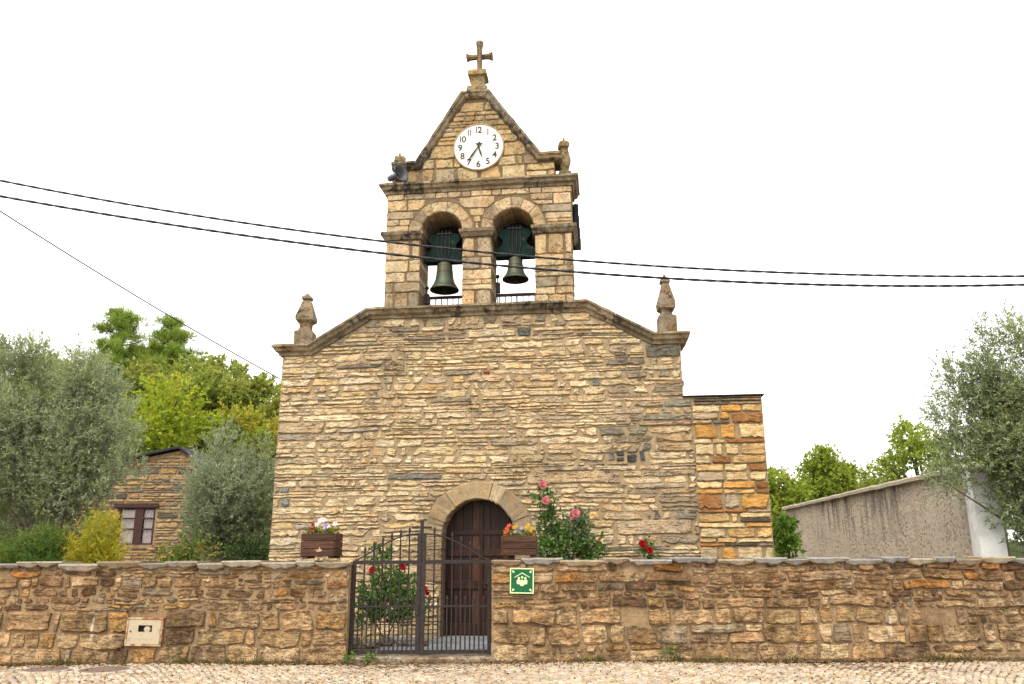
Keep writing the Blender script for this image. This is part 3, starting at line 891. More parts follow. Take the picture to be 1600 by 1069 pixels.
# bells on green wooden headstocks
def bell(x, zm, r, hgt, top, lab, wid):
    e = empty('bell', chw(x, .40, 0), -YAW); tag(e, lab, 'bell', 'bronze bells in the gable')
    pr = [(r * .93, 0.012), (r, 0.0), (r * 1.0, .03), (r * .90, .10 * hgt), (r * .76, .22 * hgt), (r * .64, .40 * hgt), (r * .575, .60 * hgt), (r * .545, .80 * hgt), (r * .52, .90 * hgt), (r * .44, .97 * hgt), (r * .25, 1.0 * hgt), (.001, 1.0 * hgt)]
    V, F = lathe([(p, zm + z) for p, z in pr], 40)
    mesh_obj('bell_body', V, F, M['bronze'], e, smooth=True)
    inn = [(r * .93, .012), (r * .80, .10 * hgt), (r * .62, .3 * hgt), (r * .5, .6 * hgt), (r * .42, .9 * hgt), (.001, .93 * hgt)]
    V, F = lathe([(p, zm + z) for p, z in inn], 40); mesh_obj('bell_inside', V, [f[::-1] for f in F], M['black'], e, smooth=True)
    for zz in (.12, .17, .62, .86):
        rr = np.interp(zz * hgt, [z for _, z in pr[1:]], [p for p, _ in pr[1:]])
        V, F = lathe([(rr + .001, zm + zz * hgt - .008), (rr + .008, zm + zz * hgt), (rr + .001, zm + zz * hgt + .008)], 40); mesh_obj('bell_moulding', V, F, M['bronze'], e, smooth=True)
    V, F = tube([(0, 0, zm + .85 * hgt), (0, .0, zm + .06), (0, 0, zm - .04)], [.012, .018, .03], 8); mesh_obj('clapper', V, F, M['iron'], e)
    V, F = tube([(0, 0, zm - .03), (.01, 0, zm - .25), (.02, 0, 6.45)], .005, 5); mesh_obj('bell_rope', V, F, M['iron'], e)
    z0 = zm + hgt - .01; w = wid / 2
    out = [(-w, z0), (w, z0), (w, z0 + .16), (w * .72, z0 + .23), (w * .60, z0 + .31), (w * .66, z0 + .38), (w * .80, z0 + .44), (w * .82, z0 + .53), (w * .70, z0 + .60), (w * .45, z0 + .61), (w * .3, z0 + .58)]
    out += [(-x_, z_) for x_, z_ in out[:1:-1]]
    V, F = prism(out, -.13, .13); mesh_obj('headstock', V, F, M['greenwood'], e)
    for sx_ in (-.13, -.045, .045, .13):
        V, F = tube([(sx_ * .6, -.142, z0 + .01), (sx_, -.148, z0 + .2), (sx_ * .9, -.146, z0 + .56), (sx_ * .9, -.14, z0 + .68)], .011, 6); mesh_obj('strap', V, F, M['iron'], e)
    V, F = box_geo(-.17, .17, -.15, .15, z0 + .60, z0 + .625); mesh_obj('strap_plate', V, F, M['iron'], e)
    V, F = tube([(-w - .12, 0, z0 + .08), (w + .12, 0, z0 + .08)], .025, 10); mesh_obj('axle', V, F, M['iron'], e)
bell(-.765, 6.90, .305, .62, 7.5, 'larger bronze bell hanging lower on a green headstock', .82)
bell(.735, 7.07, .275, .50, 7.55, 'smaller bronze bell hanging higher on a green headstock', .82)
for x, z, lab in ((-1.14, 6.98, 'ball-headed bell hammer beside the larger bell'), (.36, 7.17, 'ball-headed bell hammer beside the smaller bell')):
    e = empty('bell_hammer', chw(x, .42, 6.42), -YAW); tag(e, lab, 'hammer', 'bell hammers')
    V, F = lathe([(.001, -.045), (.03, -.035), (.045, 0), (.03, .035), (.001, .045)], 14, (0, 0, z - 6.42)); mesh_obj('hammer_head', V, F, M['iron'], e, smooth=True)
    V, F = tube([(0, 0, z - 6.45), (-.02, 0, z - 6.68), (.0, 0, 0)], .012, 6); mesh_obj('shaft', V, F, M['iron'], e)
    V, F = box_geo(-.04, .05, -.05, .05, z - 6.42 - .36, z - 6.42 - .14, .006); mesh_obj('motor_box', V, F, M['iron'], e)

# clock
M['dial'] = plain_mat('clock_dial', (.72, .69, .62), .45, 0, .04, 3, .02)
M['dialrim'] = plain_mat('clock_rim', (.36, .29, .18), .7, 0, .2)
M['ink'] = plain_mat('clock_black', (.012, .012, .014), .5, 0, .1)
ck = empty('clock', chw(CKX, -.035, CKZ), -YAW); tag(ck, 'round white clock with black numerals in the gable', 'clock')
def disc(r0, r1, z, n=64): return lathe([(r0, z), (r1, z)], n)
def upright(V): return [(x, -z, y) for x, y, z in V]
V, F = lathe([(CKR + .02, -.03), (CKR + .02, .02), (CKR + .005, .032), (CKR - .005, .03), (CKR - .005, .0)], 64); mesh_obj('rim', upright(V), F, M['dialrim'], ck, smooth=True)
V, F = lathe([(CKR, -.02), (CKR - .003, .018), (.001, .02)], 64); mesh_obj('dial', upright(V), F, M['dial'], ck)
def text_mesh(body, size):
    cu = bpy.data.curves.new('numeral', 'FONT'); cu.body = body; cu.size = size; cu.align_x = 'CENTER'; cu.align_y = 'CENTER'; cu.extrude = .002; cu.offset = .0025
    o = bpy.data.objects.new('numeral', cu); COL.objects.link(o)
    bpy.context.view_layer.update()
    me = bpy.data.meshes.new_from_object(o.evaluated_get(bpy.context.evaluated_depsgraph_get()))
    bpy.data.objects.remove(o)
    return [tuple(v.co) for v in me.vertices], [list(p.vertices) for p in me.polygons]
for h in range(1, 13):
    a = rad(90 - 30 * h); rr = CKR * .755
    cx_, cz_ = rr * math.cos(a), rr * math.sin(a)
    s = str(h); adv = .098; tot = sum(.052 if ch == '1' else adv for ch in s); x = -tot / 2
    mb = MB()
    for ch in s:
        wch = .052 if ch == '1' else adv
        if ch == '1': mb.add(*box_geo(x + wch / 2 - .0095, x + wch / 2 + .0095, -.003, .003, -.070, .070))
        else:
            V, F = text_mesh('6' if ch == '9' else ch, .20)
            if ch == '9': V = [(-v[0], -v[1], v[2]) for v in V]
            zc = [v[1] for v in V]; off = (max(zc) + min(zc)) / 2; xc = [v[0] for v in V]; ox = (max(xc) + min(xc)) / 2
            mb.add([(v[0] - ox + x + wch / 2, -v[2], v[1] - off) for v in V], F)
        x += wch
    mb.build('numeral', M['ink'], ck, loc=(cx_, -.024, cz_))
mb = MB()
for k in range(60):
    a = 2 * math.pi * k / 60; r_ = .0065 if k % 5 == 0 else .004
    V, F = lathe([(r_, 0), (.0005, .002)], 8); mb.add([(v[0] + CKR * .925 * math.cos(a), -.0205 - v[2], v[1] + CKR * .925 * math.sin(a)) for v in V], F)
mb.build('minute_dots', M['ink'], ck)
def hand(name, deg, ln, w, tail, yy, tailw):
    out = [(-tailw, -tail), (0, -tail * .8), (tailw, -tail), (tailw * .45, -tail * .45), (w * .5, 0), (w, ln * .55), (.004, ln), (-.004, ln), (-w, ln * .55), (-w * .5, 0), (-tailw * .45, -tail * .45)]
    V, F = prism(out, yy - .004, yy); a = rad(deg)
    V = [(x * math.cos(a) + z * math.sin(a), y, -x * math.sin(a) + z * math.cos(a)) for x, y, z in V]
    mesh_obj(name, V, F, M['ink'], ck)
hand('hour_hand', 163, .27, .021, .10, -.034, .045); hand('minute_hand', 214, .42, .022, .11, -.044, .05)
V, F = lathe([(.022, 0), (.02, .03), (.001, .035)], 16); mesh_obj('hub', [(x, -.02 - z, y) for x, y, z in V], F, M['ink'], ck)

# loudspeaker on the cornice
M['horn'] = plain_mat('speaker_grey', (.10, .105, .12), .45, 0, .12, 10, .05)
sp = empty('loudspeaker', chw(-1.79, .02, 9.17), -YAW); tag(sp, 'grey horn loudspeaker on the belfry cornice', 'loudspeaker')
ax_ = Vector((.80, -.58, .06)).normalized()
def along(V, o): 
    q = Vector((0, 0, 1)).rotation_difference(ax_); return [tuple(Vector(o) + q @ Vector(v)) for v in V]
o_ = (-.02, -.06, .19)
V, F = lathe([(.03, -.05), (.055, -.03), (.065, .05), (.09, .13), (.14, .20), (.178, .235), (.185, .235), (.175, .23), (.12, .17), (.07, .09), (.045, .06), (.001, .06)], 32); mesh_obj('horn', along(V, o_), F, M['horn'], sp, smooth=True)
V, F = lathe([(.001, .06), (.025, .07), (.03, .15), (.001, .175)], 16); mesh_obj('phase_plug', along(V, o_), F, M['horn'], sp, smooth=True)
V, F = lathe([(.001, -.16), (.065, -.155), (.07, -.05), (.05, -.03), (.001, -.03)], 20); mesh_obj('driver', along(V, o_), F, M['horn'], sp, smooth=True)
mb = MB(); mb.box(-.05, .05, -.09, -.03, 0, .012); mb.box(-.045, -.035, -.08, -.04, 0, .16); mb.box(.03, .04, -.08, -.04, 0, .16); mb.build('bracket', M['iron'], sp)

# ================================================================== STREET WALL
WPAL_UP = [(3, (.26, .165, .088)), (1.7, (.16, .098, .055)), (2.2, (.34, .23, .128)), (2, (.42, .30, .18)), (.6, (.35, .18, .062)), (.5, (.26, .21, .15)), (.6, (.41, .265, .11))]
WPAL_LO = [(3, (.41, .285, .155)), (2.2, (.33, .225, .122)), (2.4, (.47, .345, .20)), (.9, (.24, .165, .10)), (.7, (.40, .245, .10)), (.35, (.30, .24, .165))]
def street_wall(x0, x1, label, seed, holes=()):
    rg = random.Random(seed)
    e = empty('stone_wall', ((x0 + x1) / 2, 13.0, 0)); tag(e, label, 'wall')
    ox, oy = (x0 + x1) / 2, 13.0
    n = int((x1 - x0) / .12); V = []; mnx = 12
    for j in range(mnx + 1):
        for i in range(n + 1):
            x = x0 + (x1 - x0) * i / n; z = -.05 + 1.50 * j / mnx
            y = .014 * mnoise.noise((x * 2.1, z * 3, seed)) + .010 * mnoise.noise((x * 7, z * 9, seed)) + .012
            V.append((x - ox, y, z))
    F = [[j * (n + 1) + i, j * (n + 1) + i + 1, (j + 1) * (n + 1) + i + 1, (j + 1) * (n + 1) + i] for j in range(mnx) for i in range(n)]
    b = len(V); V += [(x0 - ox, .45, -.05), (x1 - ox, .45, -.05), (x1 - ox, .45, 1.45), (x0 - ox, .45, 1.45)]
    F += [[b + 1, b, b + 3, b + 2]]
    F.append([b] + [j * (n + 1) for j in range(mnx + 1)] + [b + 3]); F.append([b + 2] + [j * (n + 1) + n for j in range(mnx, -1, -1)] + [b + 1])
    F.append([mnx * (n + 1) + i for i in range(n + 1)] + [b + 2, b + 3])
    core = mesh_obj('mortar', V, F, M['mortar_wall'], e, smooth=False)
    def free(x, z):
        return z < 1.425 and not any(h[0] < x < h[1] and h[2] < z < h[3] for h in holes)
    lim = .76
    def wfn(x, z, h):
        if h > .13: return rg.uniform(.36, .85) if rg.random() < .72 else rg.uniform(.16, .32)
        return rg.uniform(.22, .58) if rg.random() < .5 else rg.uniform(.09, .2)
    lo_, _ = lay(x0, x1, .0, lim, lambda z: rg.choice([.20, .24, .28, .31]), wfn, free, rg, .12, .22, zmin_split=.1)
    up_, _ = lay(x0, x1, lim, 1.435, lambda z: rg.choice([.085, .10, .115, .13, .15]), wfn, free, rg, .10, .28)
    rects = [r for r in lo_ + up_ if rg.random() > (.07 if r[3] - r[2] < .06 else .02)]
    def geo(r):
        big = r[3] - r[2] > .13
        def wp(v):
            x, y, z = v
            k = min(1, z / .2) * min(1, max(0, (1.44 - z) / .15)); return (x - ox + .03 * mnoise.noise((x * 3, z * 5, seed)), y, z + k * (.06 * mnoise.noise((x * .9, z * 1.2, seed + 4)) + .03 * mnoise.noise((x * 3, z * 4, seed + 9))))
        if big: return stone_geo(r, rg, proud=rg.uniform(.010, .042), gap=rg.uniform(.002, .011), back=.09, rough=.07, bias=.4, rnd=.18, edge=.013, warp=wp, skew=.12)
        return stone_geo(r, rg, proud=rg.uniform(.002, .024), gap=rg.uniform(.003, .015), vgap=rg.uniform(.001, .011), back=.09, rough=.17, bias=.6, rnd=.5, edge=.012, warp=wp, skew=.28)
    def palf(r):
        big = r[3] - r[2] > .13
        c = face_hue(rg, WPAL_LO if r[2] < .74 else WPAL_UP)
        return c
    build_stones(rects, geo, palf, M['wall'], e, rg, name='stone', limit=300, view=lambda r: abs((r[0] + r[1]) / 2) < 7.9)
    # coping: overlapping ragged slate slabs
    x = x0 - .02; k = 0
    lvl = 1.475
    while x < x1 - .05:
        w = rg.uniform(.28, .72)
        if x + w > x1 - .2: w = x1 - x + .03
        th = rg.uniform(.035, .065); nn = max(4, int(w / .07))
        top, bot = [], []
        z = lvl + (.03 if k % 2 else 0) + rg.uniform(-.008, .008) - (.02 if x < -2.6 else 0)
        fr = []
        for i in range(nn + 1):
            t_ = i / nn
            dip = rg.uniform(0, .035) * (1 if 0 < i < nn else .3) + (.03 * math.sin(t_ * math.pi) if rg.random() < .9 else 0)
            fr.append((x + w * t_ - ox + (rg.uniform(-.02, .02)), -.06 - rg.uniform(0, .035), z, dip))
        loops = []
        for (xx, yf, zz, dip) in fr:
            zt = zz + .004 * rg.uniform(-1, 1)
            loops.append([(xx, .52, zt - th + .0), (xx, .52, zt), (xx, yf + .012, zt + .002), (xx + rg.uniform(-.008, .008), yf, zt - th * .35), (xx, yf + .02, zt - th * .75 - dip * .9), (xx, yf + .05, zt - th - dip), (xx, .06, zt - th)])
        V, F = loft(loops)
        c = face_hue(rg, [(3, (.27, .265, .25)), (2, (.22, .225, .235)), (1.4, (.31, .27, .20)), (.8, (.24, .19, .13))])
        if x1 < 0: c = face_hue(rg, [(2, (.25, .225, .18)), (1.5, (.27, .255, .23)), (1, (.22, .17, .115)), (1, (.33, .30, .24))])
        mesh_obj('coping_slab', V, F, M['slate'], e, c)
        x += w - (.02 if rg.random() < .7 else -.01); k += 1
    return e
MBX = (-5.86, -5.31, .25, .66)
street_wall(-11.0, -2.53, 'low rubble stone wall with slate coping holding the cream meter box', 3, holes=[(MBX[0] + .02, MBX[1] - .02, MBX[2] + .02, MBX[3] - .02)])
street_wall(-.33, 11.0, 'low rubble stone wall with slate coping carrying the green sign', 8)

# gate sill
V = []; rg = random.Random(6); loops = []
for i in range(13):
    x = -2.62 + 2.34 * i / 12; j = lambda: rg.uniform(-.006, .006)
    loops.append([(x, 13.42, -.03), (x, 13.42, .075), (x + j(), 12.95 + j(), .078 + j()), (x + j(), 12.925 + j(), .055 + j()), (x, 12.925 + j(), -.03)])
V, F = loft(loops)
tag(mesh_obj('gate_sill', V, F, M['wall'], None, (.30, .25, .19, .3)), 'worn stone sill under the iron gate', 'sill')

# ================================================================== IRON GATE, two leaves
GY = 13.2
ZB, ZM, ZR = .11, .79, 1.455
def gate_leaf(xa, xb, rise, label):
    """rise: +1 the arch climbs towards xb, -1 towards xa"""
    e = empty('gate_leaf', ((xa + xb) / 2, GY, .08)); tag(e, label, 'gate', 'leaves of the iron gate')
    ox = (xa + xb) / 2
    def part(name, V, F): return mesh_obj(name, [(x - ox, y - GY, z - .08) for x, y, z in V], F, M['iron'], e)
    def bar(name, x0, x1, z0, z1, d=.02, b=.003): return part(name, *box_geo(x0, x1, GY - d, GY + d, z0, z1, b))
    out, inn = (xa, xb) if rise > 0 else (xb, xa)
    s = 1 if rise > 0 else -1
    bar('hinge_stile', *sorted((out, out + s * .055)), ZB - .015, ZR + .025, .028)
    bar('meeting_stile', *sorted((inn - s * .065, inn)), ZB - .015, 1.90, .030)
    lo, hi = sorted((out + s * .055, inn - s * .065))
    bar('top_rail', lo, hi, ZR - .028, ZR + .028, .018)
    bar('bottom_rail', lo, hi, ZB - .01, ZB + .045, .018)
    bar('mid_rail', lo, hi, ZM - .014, ZM + .014, .010)
    # sweeping top bar
    pts = []
    for k in range(13):
        t_ = k / 12; x = out + s * .05 + (inn - s * .065 - out - s * .05) * t_
        pts.append((x, GY, 1.485 + .40 * math.sin(t_ * math.pi / 2) ** 1.15))
    part('arched_bar', *tube(pts, .012, 6))
    n = 6; w = hi - lo
    def arch_z(x):
        t_ = abs(x - out) / abs(inn - out); return 1.485 + .40 * math.sin(t_ * math.pi / 2) ** 1.15
    def spear(name, x, z0, z1):
        r_ = .0125
        V, F = tube([(x, GY, z0), (x, GY, z1 - .10)], r_, 8)
        V2, F2 = lathe([(r_, z1 - .105), (.020, z1 - .095), (.020, z1 - .088), (r_, z1 - .08), (.023, z1 - .062), (.014, z1 - .03), (.002, z1)], 8, (x, GY, 0))
        mb = MB(); mb.add(V, F); mb.add(V2, F2); part(name, mb.V, mb.F)
    for i in range(n):
        x = lo + (i + .92) * w / (n + .85) if s > 0 else hi - (i + .92) * w / (n + .85)
        spear('spear_bar', x, ZB, arch_z(x) + .135)
    for i in range(n + 1):
        x = lo + (i + .42) * w / (n + .85) if s > 0 else hi - (i + .42) * w / (n + .85)
        spear('short_spear', x, ZB, ZM + .165)
    for i in range(1, 3 * 1):
        pass
    return e, part
gl, pl_ = gate_leaf(-2.515, -1.442, 1, 'iron gate leaf in front of the rose bush')
gr, pr_ = gate_leaf(-1.436, -.345, -1, 'iron gate leaf in front of the church door')
pl_('cross_upright', *box_geo(-1.468, -1.412, GY - .012, GY + .012, 1.90, 2.09, .002))
pl_('cross_arm', *box_geo(-1.605, -1.285, GY - .0125, GY + .0125, 1.968, 2.002, .002))
pl_('latch_box', *box_geo(-1.52, -1.46, GY - .045, GY - .03, .66, .82, .004))
for z in (.3, 1.25):
    pl_('hinge', *lathe([(.02, -.05), (.022, 0), (.02, .05)], 10, (-2.53, GY - .005, z)))
    pr_('hinge', *lathe([(.02, -.05), (.022, 0), (.02, .05)], 10, (-.335, GY - .005, z)))

# ================================================================== GREEN SIGN
M['sgreen'] = plain_mat('sign_green', (.004, .095, .035), .45, 0, .12, 6, .02)
M['scream'] = plain_mat('sign_cream', (.60, .70, .36), .5, 0, .06, 6, .02)
S0 = Vector((.135, 12.925, 1.175)); SW, SH = .183, .187
sg = empty('assembly_point_sign', S0, 0); sg.rotation_euler = (0, rad(1.0), 0)
tag(sg, 'square green sign with a group under a roof and four arrows on the wall', 'sign')
V, F = box_geo(-SW, SW, .0, .006, -SH, SH, .001); mesh_obj('plate', V, F, M['sgreen'], sg)
bw = .017
for a in ((-SW, SW, SH - bw, SH), (-SW, SW, -SH, -SH + bw), (-SW, -SW + bw, -SH + bw, SH - bw), (SW - bw, SW, -SH + bw, SH - bw)):
    V, F = box_geo(a[0], a[1], -.003, 0.0005, a[2], a[3]); mesh_obj('border_strip', V, F, M['scream'], sg)
def flat(name, out, y=-.003): V, F = prism(out, y, .0005); mesh_obj(name, V, F, M['scream'], sg)
def bar2(a, b, w):
    d = (Vector(b) - Vector(a)).normalized(); nn = Vector((-d.y, d.x)) * w / 2; a, b = Vector(a), Vector(b)
    return [tuple(a - nn), tuple(b - nn), tuple(b + nn), tuple(a + nn)]
flat('roof_line', [(-.115, .042), (-.112, .055), (.004, .122), (.12, .057), (.122, .045), (.004, .108)])
def ell(cx_, cz_, rx, rz, n=16): return [(cx_ + rx * math.cos(2 * math.pi * k / n), cz_ + rz * math.sin(2 * math.pi * k / n)) for k in range(n)]
for x in (-.047, .003, .052): flat('head', ell(x, .038 + (.012 if x == .003 else 0), .018, .018))
for x in (-.05, .055): flat('body', [(x - .027, -.04), (x - .01, -.052), (x + .012, -.052), (x + .028, -.04), (x + .03, .0), (x + .018, .018), (x - .018, .018), (x - .03, .0)])
flat('body', [(-.034, -.05), (-.018, -.076), (.022, -.076), (.038, -.05), (.036, -.01), (.018, .008), (.003, .018), (-.014, .008), (-.032, -.01)], -.005)
for sx_ in (-1, 1):
    for sz_ in (-1, 1):
        flat('arrow_shaft', bar2((sx_ * .155, sz_ * .157) if sx_ * sz_ < 0 else (sx_ * .155, sz_ * .157), (sx_ * .134, sz_ * .136), .009)[::1])
        flat('arrow_head', ell(sx_ * .130, sz_ * .131, .016, .016, 10), -.004)

# ================================================================== METER BOX
M['cream'] = plain_mat('meter_cream', (.43, .36, .25), .5, 0, .10, 5, .05, dirt=(.28, .13, .04, 6.0, .56, .7))
M['rust'] = plain_mat('meter_rust', (.25, .105, .038), .85, 0, .4, 22, .4, dirt=(.45, .36, .24, 8.0, .44, .9))
mc = Vector(((MBX[0] + MBX[1]) / 2, 12.985, (MBX[2] + MBX[3]) / 2))
mt = empty('meter_box', mc); mt.rotation_euler = (0, rad(1.2), 0); tag(mt, 'cream metal meter box with rusty frame and small window set in the wall', 'meter box')
def mpart(name, V, F, m): return mesh_obj(name, V, F, m, mt)
HW, HH = .275, .205
for a in ((-HW, HW, HH - .03, HH), (-HW, HW, -HH, -HH + .032), (-HW, -HW + .025, -HH + .032, HH - .03), (HW - .028, HW, -HH + .032, HH - .03)):
    mpart('frame', *box_geo(a[0], a[1], -.035, .06, a[2], a[3], .004), M['rust'])
wx0, wx1, wz0, wz1 = -.095, .115, -.0, .095
for a in ((-.245, wx0, -.17, .172), (wx1, .243, -.17, .172), (wx0, wx1, wz1, .172), (wx0, wx1, -.17, wz0)):
    mpart('door_panel', *box_geo(a[0], a[1], -.030, -.015, a[2], a[3]), M['cream'])
mpart('inside', *box_geo(-.24, .24, .02, .03, -.17, .17), M['black'])
mpart('meter', *[x for x in (lambda q: (q[0], q[1]))(lathe([(.05, 0), (.052, .02), (.04, .035), (.001, .04)], 20))], M['cream']).matrix_local = Matrix.Translation((.035, .015, .035)) @ Matrix.Rotation(rad(90), 4, 'X')
mpart('lock', *[q for q in lathe([(.013, 0), (.012, .006), (.001, .007)], 14)], M['ink']).matrix_local = Matrix.Translation((-.205, -.030, .005)) @ Matrix.Rotation(rad(90), 4, 'X')
mpart('badge', *box_geo(-.235, -.185, -.0325, -.0295, -.135, -.08), M['dialrim'])
for k in range(5): mpart('stamped_mark', *box_geo(-.13 + k * .058, -.095 + k * .058, -.0325, -.0295, -.103, -.097), M['dialrim'])

# ================================================================== FLOWER BOXES
M['planter'] = wood_mat('planter_wood', (.10, .045, .024), (.028, .014, .010), 'X', .7)
M['leaf'] = leaf_mat('leaf_green', None, .3)
M['petal'] = leaf_mat('petal', None, .25, .6)
M['stem'] = plain_mat('stem', (.06, .075, .025), .7)
M['soil'] = plain_mat('potting_soil', (.03, .02, .014), .95)
def leaf_geo(P, D, L, W, rs, bend=0.0):
    """one folded quad for each leaf"""
    n = len(P); R = rs.normal(size=(n, 3)); S = np.cross(D, R); S /= np.linalg.norm(S, axis=1, keepdims=True) + 1e-9
    L = np.broadcast_to(L, (n,))[:, None]; W = np.broadcast_to(W, (n,))[:, None]
    Nn = np.cross(D, S)
    V = np.stack([P, P + D * L * .48 + S * W * .5 + Nn * L * bend, P + D * L, P + D * L * .48 - S * W * .5 + Nn * L * bend], 1)
    Q = np.arange(n * 4).reshape(n, 4)
    return V.reshape(-1, 3), Q
def unit(v): return v / (np.linalg.norm(v, axis=-1, keepdims=True) + 1e-9)
def bloom(parent, loc, r, colr, seed, name='flower', layers=2, npet=5, face=(0, -1, .35), ctr=(.6, .42, .05), mat=None):
    """cupped petals in rings round a centre"""
    rg = random.Random(seed); V, F, Cc = [], [], []
    for L in range(layers):
        rr = r * (1 - .30 * L); tilt = .25 + .32 * L
        for k in range(npet):
            a = 2 * math.pi * (k + .5 * L) / npet + rg.uniform(-.2, .2); wd = 2.3 * math.pi / npet * (.62 if layers < 3 else 1.0)
            b = len(V)
            for q, (t_, ws) in enumerate(((.12, .45), (.66, 1.0), (1.0, .8))):
                h = rr * (tilt * t_ * t_ * 1.6 + .12 * L)
                for sgn in (-1, 1):
                    aa = a + sgn * wd * ws * .5; q_ = rr * t_ * rg.uniform(.93, 1.07)
                    V.append((q_ * math.cos(aa), q_ * math.sin(aa), h + rg.uniform(-.05, .05) * rr))
            F += [[b, b + 1, b + 3, b + 2], [b + 2, b + 3, b + 5, b + 4]]
            k_ = rg.uniform(.8, 1.15); Cc += [tuple(min(.95, c * k_) for c in colr) + (1,)] * 6
    b = len(V); nn = 7
    V += [(r * .16 * math.cos(2 * math.pi * k / nn), r * .16 * math.sin(2 * math.pi * k / nn), r * .18) for k in range(nn)] + [(0, 0, r * .27)]
    F += [[b + k, b + (k + 1) % nn, b + nn] for k in range(nn)]; Cc += [tuple(ctr) + (1,)] * (nn + 1)
    q = Vector((0, 0, 1)).rotation_difference(Vector(face).normalized())
    V = [tuple(Vector(loc) + q @ Vector(v)) for v in V]
    return mesh_obj(name, V, F, mat or M['petal'], parent, np.array(Cc, np.float32))
def planter(x, w, h, d, yaw, label, flowers, seed, scar):
    rg = random.Random(seed); rs = np.random.RandomState(seed)
    z0 = 1.515
    e = empty('flower_box', (x, 13.20, z0), yaw); tag(e, label, 'planter', 'wooden flower boxes on the wall')
    def P_(name, *a, col=None, b=.004):
        k = rg.uniform(.8, 1.2); V, F = box_geo(*a, b); return mesh_obj(name, V, F, M['planter'], e, col or (k, k * .97, k * .93, rg.random()))
    hp = (h - .035) / 3
    for k in range(3):
        za, zb = .035 + k * hp + .003, .035 + (k + 1) * hp - .003
        P_('plank', -w / 2 + .005, w / 2 - .005, -d / 2, -d / 2 + .022, za, zb)
        P_('plank', -w / 2 + .005, w / 2 - .005, d / 2 - .022, d / 2, za, zb)
        P_('end_plank', -w / 2 - .018, -w / 2 + .003, -d / 2 + .008, d / 2 - .008, za, zb)
        P_('end_plank', w / 2 - .003, w / 2 + .018, -d / 2 + .008, d / 2 - .008, za, zb)
    for sx_ in (-1, 1):
        for sy_ in (-1, 1):
            xx = sx_ * (w / 2 - .05); yy = sy_ * (d / 2 - .05); P_('foot', xx - .04, xx + .04, yy - .03, yy + .03, 0, .05)
    P_('base_board', -w / 2 + .01, w / 2 - .01, -d / 2 + .03, d / 2 - .03, .04, .06)
    V, F = box_geo(-w / 2 + .01, w / 2 - .01, -d / 2 + .025, d / 2 - .025, .07, h - .03); mesh_obj('soil', V, F, M['soil'], e)
    if scar:
        out = [(-.06, .13), (.0, .10), (.05, .11), (.09, .125), (.05, .135), (.035, .18), (.02, .14), (-.02, .145)]
        V, F = prism(out, -d / 2 - .0025, -d / 2 + .001); mesh_obj('wood_scar', V, F, M['rust'], e)
    n = 420
    P = np.stack([rs.uniform(-w / 2 + .02, w / 2 - .02, n), rs.uniform(-d / 2 + .02, d / 2 - .02, n), h - .03 + rs.random(n) ** 1.5 * .11], 1)
    D = unit(np.stack([rs.normal(0, .7, n), rs.normal(-.3, .6, n), rs.uniform(.1, 1.1, n)], 1))
    V, Q = leaf_geo(P, D, rs.uniform(.03, .06, n), rs.uniform(.018, .035, n), rs, .1)
    pal = np.array([[.10, .17, .03], [.16, .21, .035], [.06, .12, .025], [.24, .22, .04]])
    c = np.repeat(pal[rs.randint(0, 4, n)] * rs.uniform(.7, 1.2, (n, 1)), 4, 0)
    fast_mesh('foliage', V, Q, M['leaf'], e, c)
    for k, (fx, fz, r_, col_) in enumerate(flowers):
        bloom(e, (fx * w, rg.uniform(-.10, .0) - .03, h + fz), r_, col_, seed * 40 + k, face=(rg.uniform(-.4, .4), -1, rg.uniform(.1, .7)), ctr=(.62, .45, .05) if col_[1] > .3 else col_)
RED, WHT, LIL, YEL, ORG, COR = (.33, .008, .015), (.80, .78, .74), (.50, .44, .68), (.66, .42, .03), (.62, .17, .02), (.66, .13, .07)
planter(-3.02, .525, .385, .34, rad(-9), 'wooden flower box with white pansies on the wall beside the gate', [(-.26, .06, .038, RED), (-.20, .11, .036, RED), (-.22, .02, .036, RED), (-.17, .05, .034, RED), (-.24, .13, .03, RED), (-.12, .13, .045, WHT), (-.04, .19, .048, WHT), (.05, .205, .045, WHT), (.10, .19, .04, WHT), (.17, .12, .048, LIL), (.14, .09, .04, LIL), (.30, .09, .034, WHT), (.47, .13, .045, WHT), (.0, .05, .028, YEL), (.38, .06, .03, YEL), (.33, .03, .026, YEL)], 5, True)
planter(.10, .53, .335, .34, rad(2), 'wooden flower box with orange and yellow flowers above the green sign', [(-.40, .05, .042, COR), (-.36, .10, .04, COR), (-.30, .15, .038, COR), (-.42, .01, .03, ORG), (-.18, .12, .034, YEL), (-.1, .15, .03, YEL), (.05, .12, .036, LIL), (-.12, .05, .036, LIL), (.02, .04, .03, LIL), (.18, .13, .034, YEL), (.27, .16, .034, YEL), (.38, .11, .036, YEL), (.33, .07, .034, YEL), (.22, .04, .034, ORG), (.40, .03, .03, ORG), (-.25, .05, .034, ORG)], 7, False)

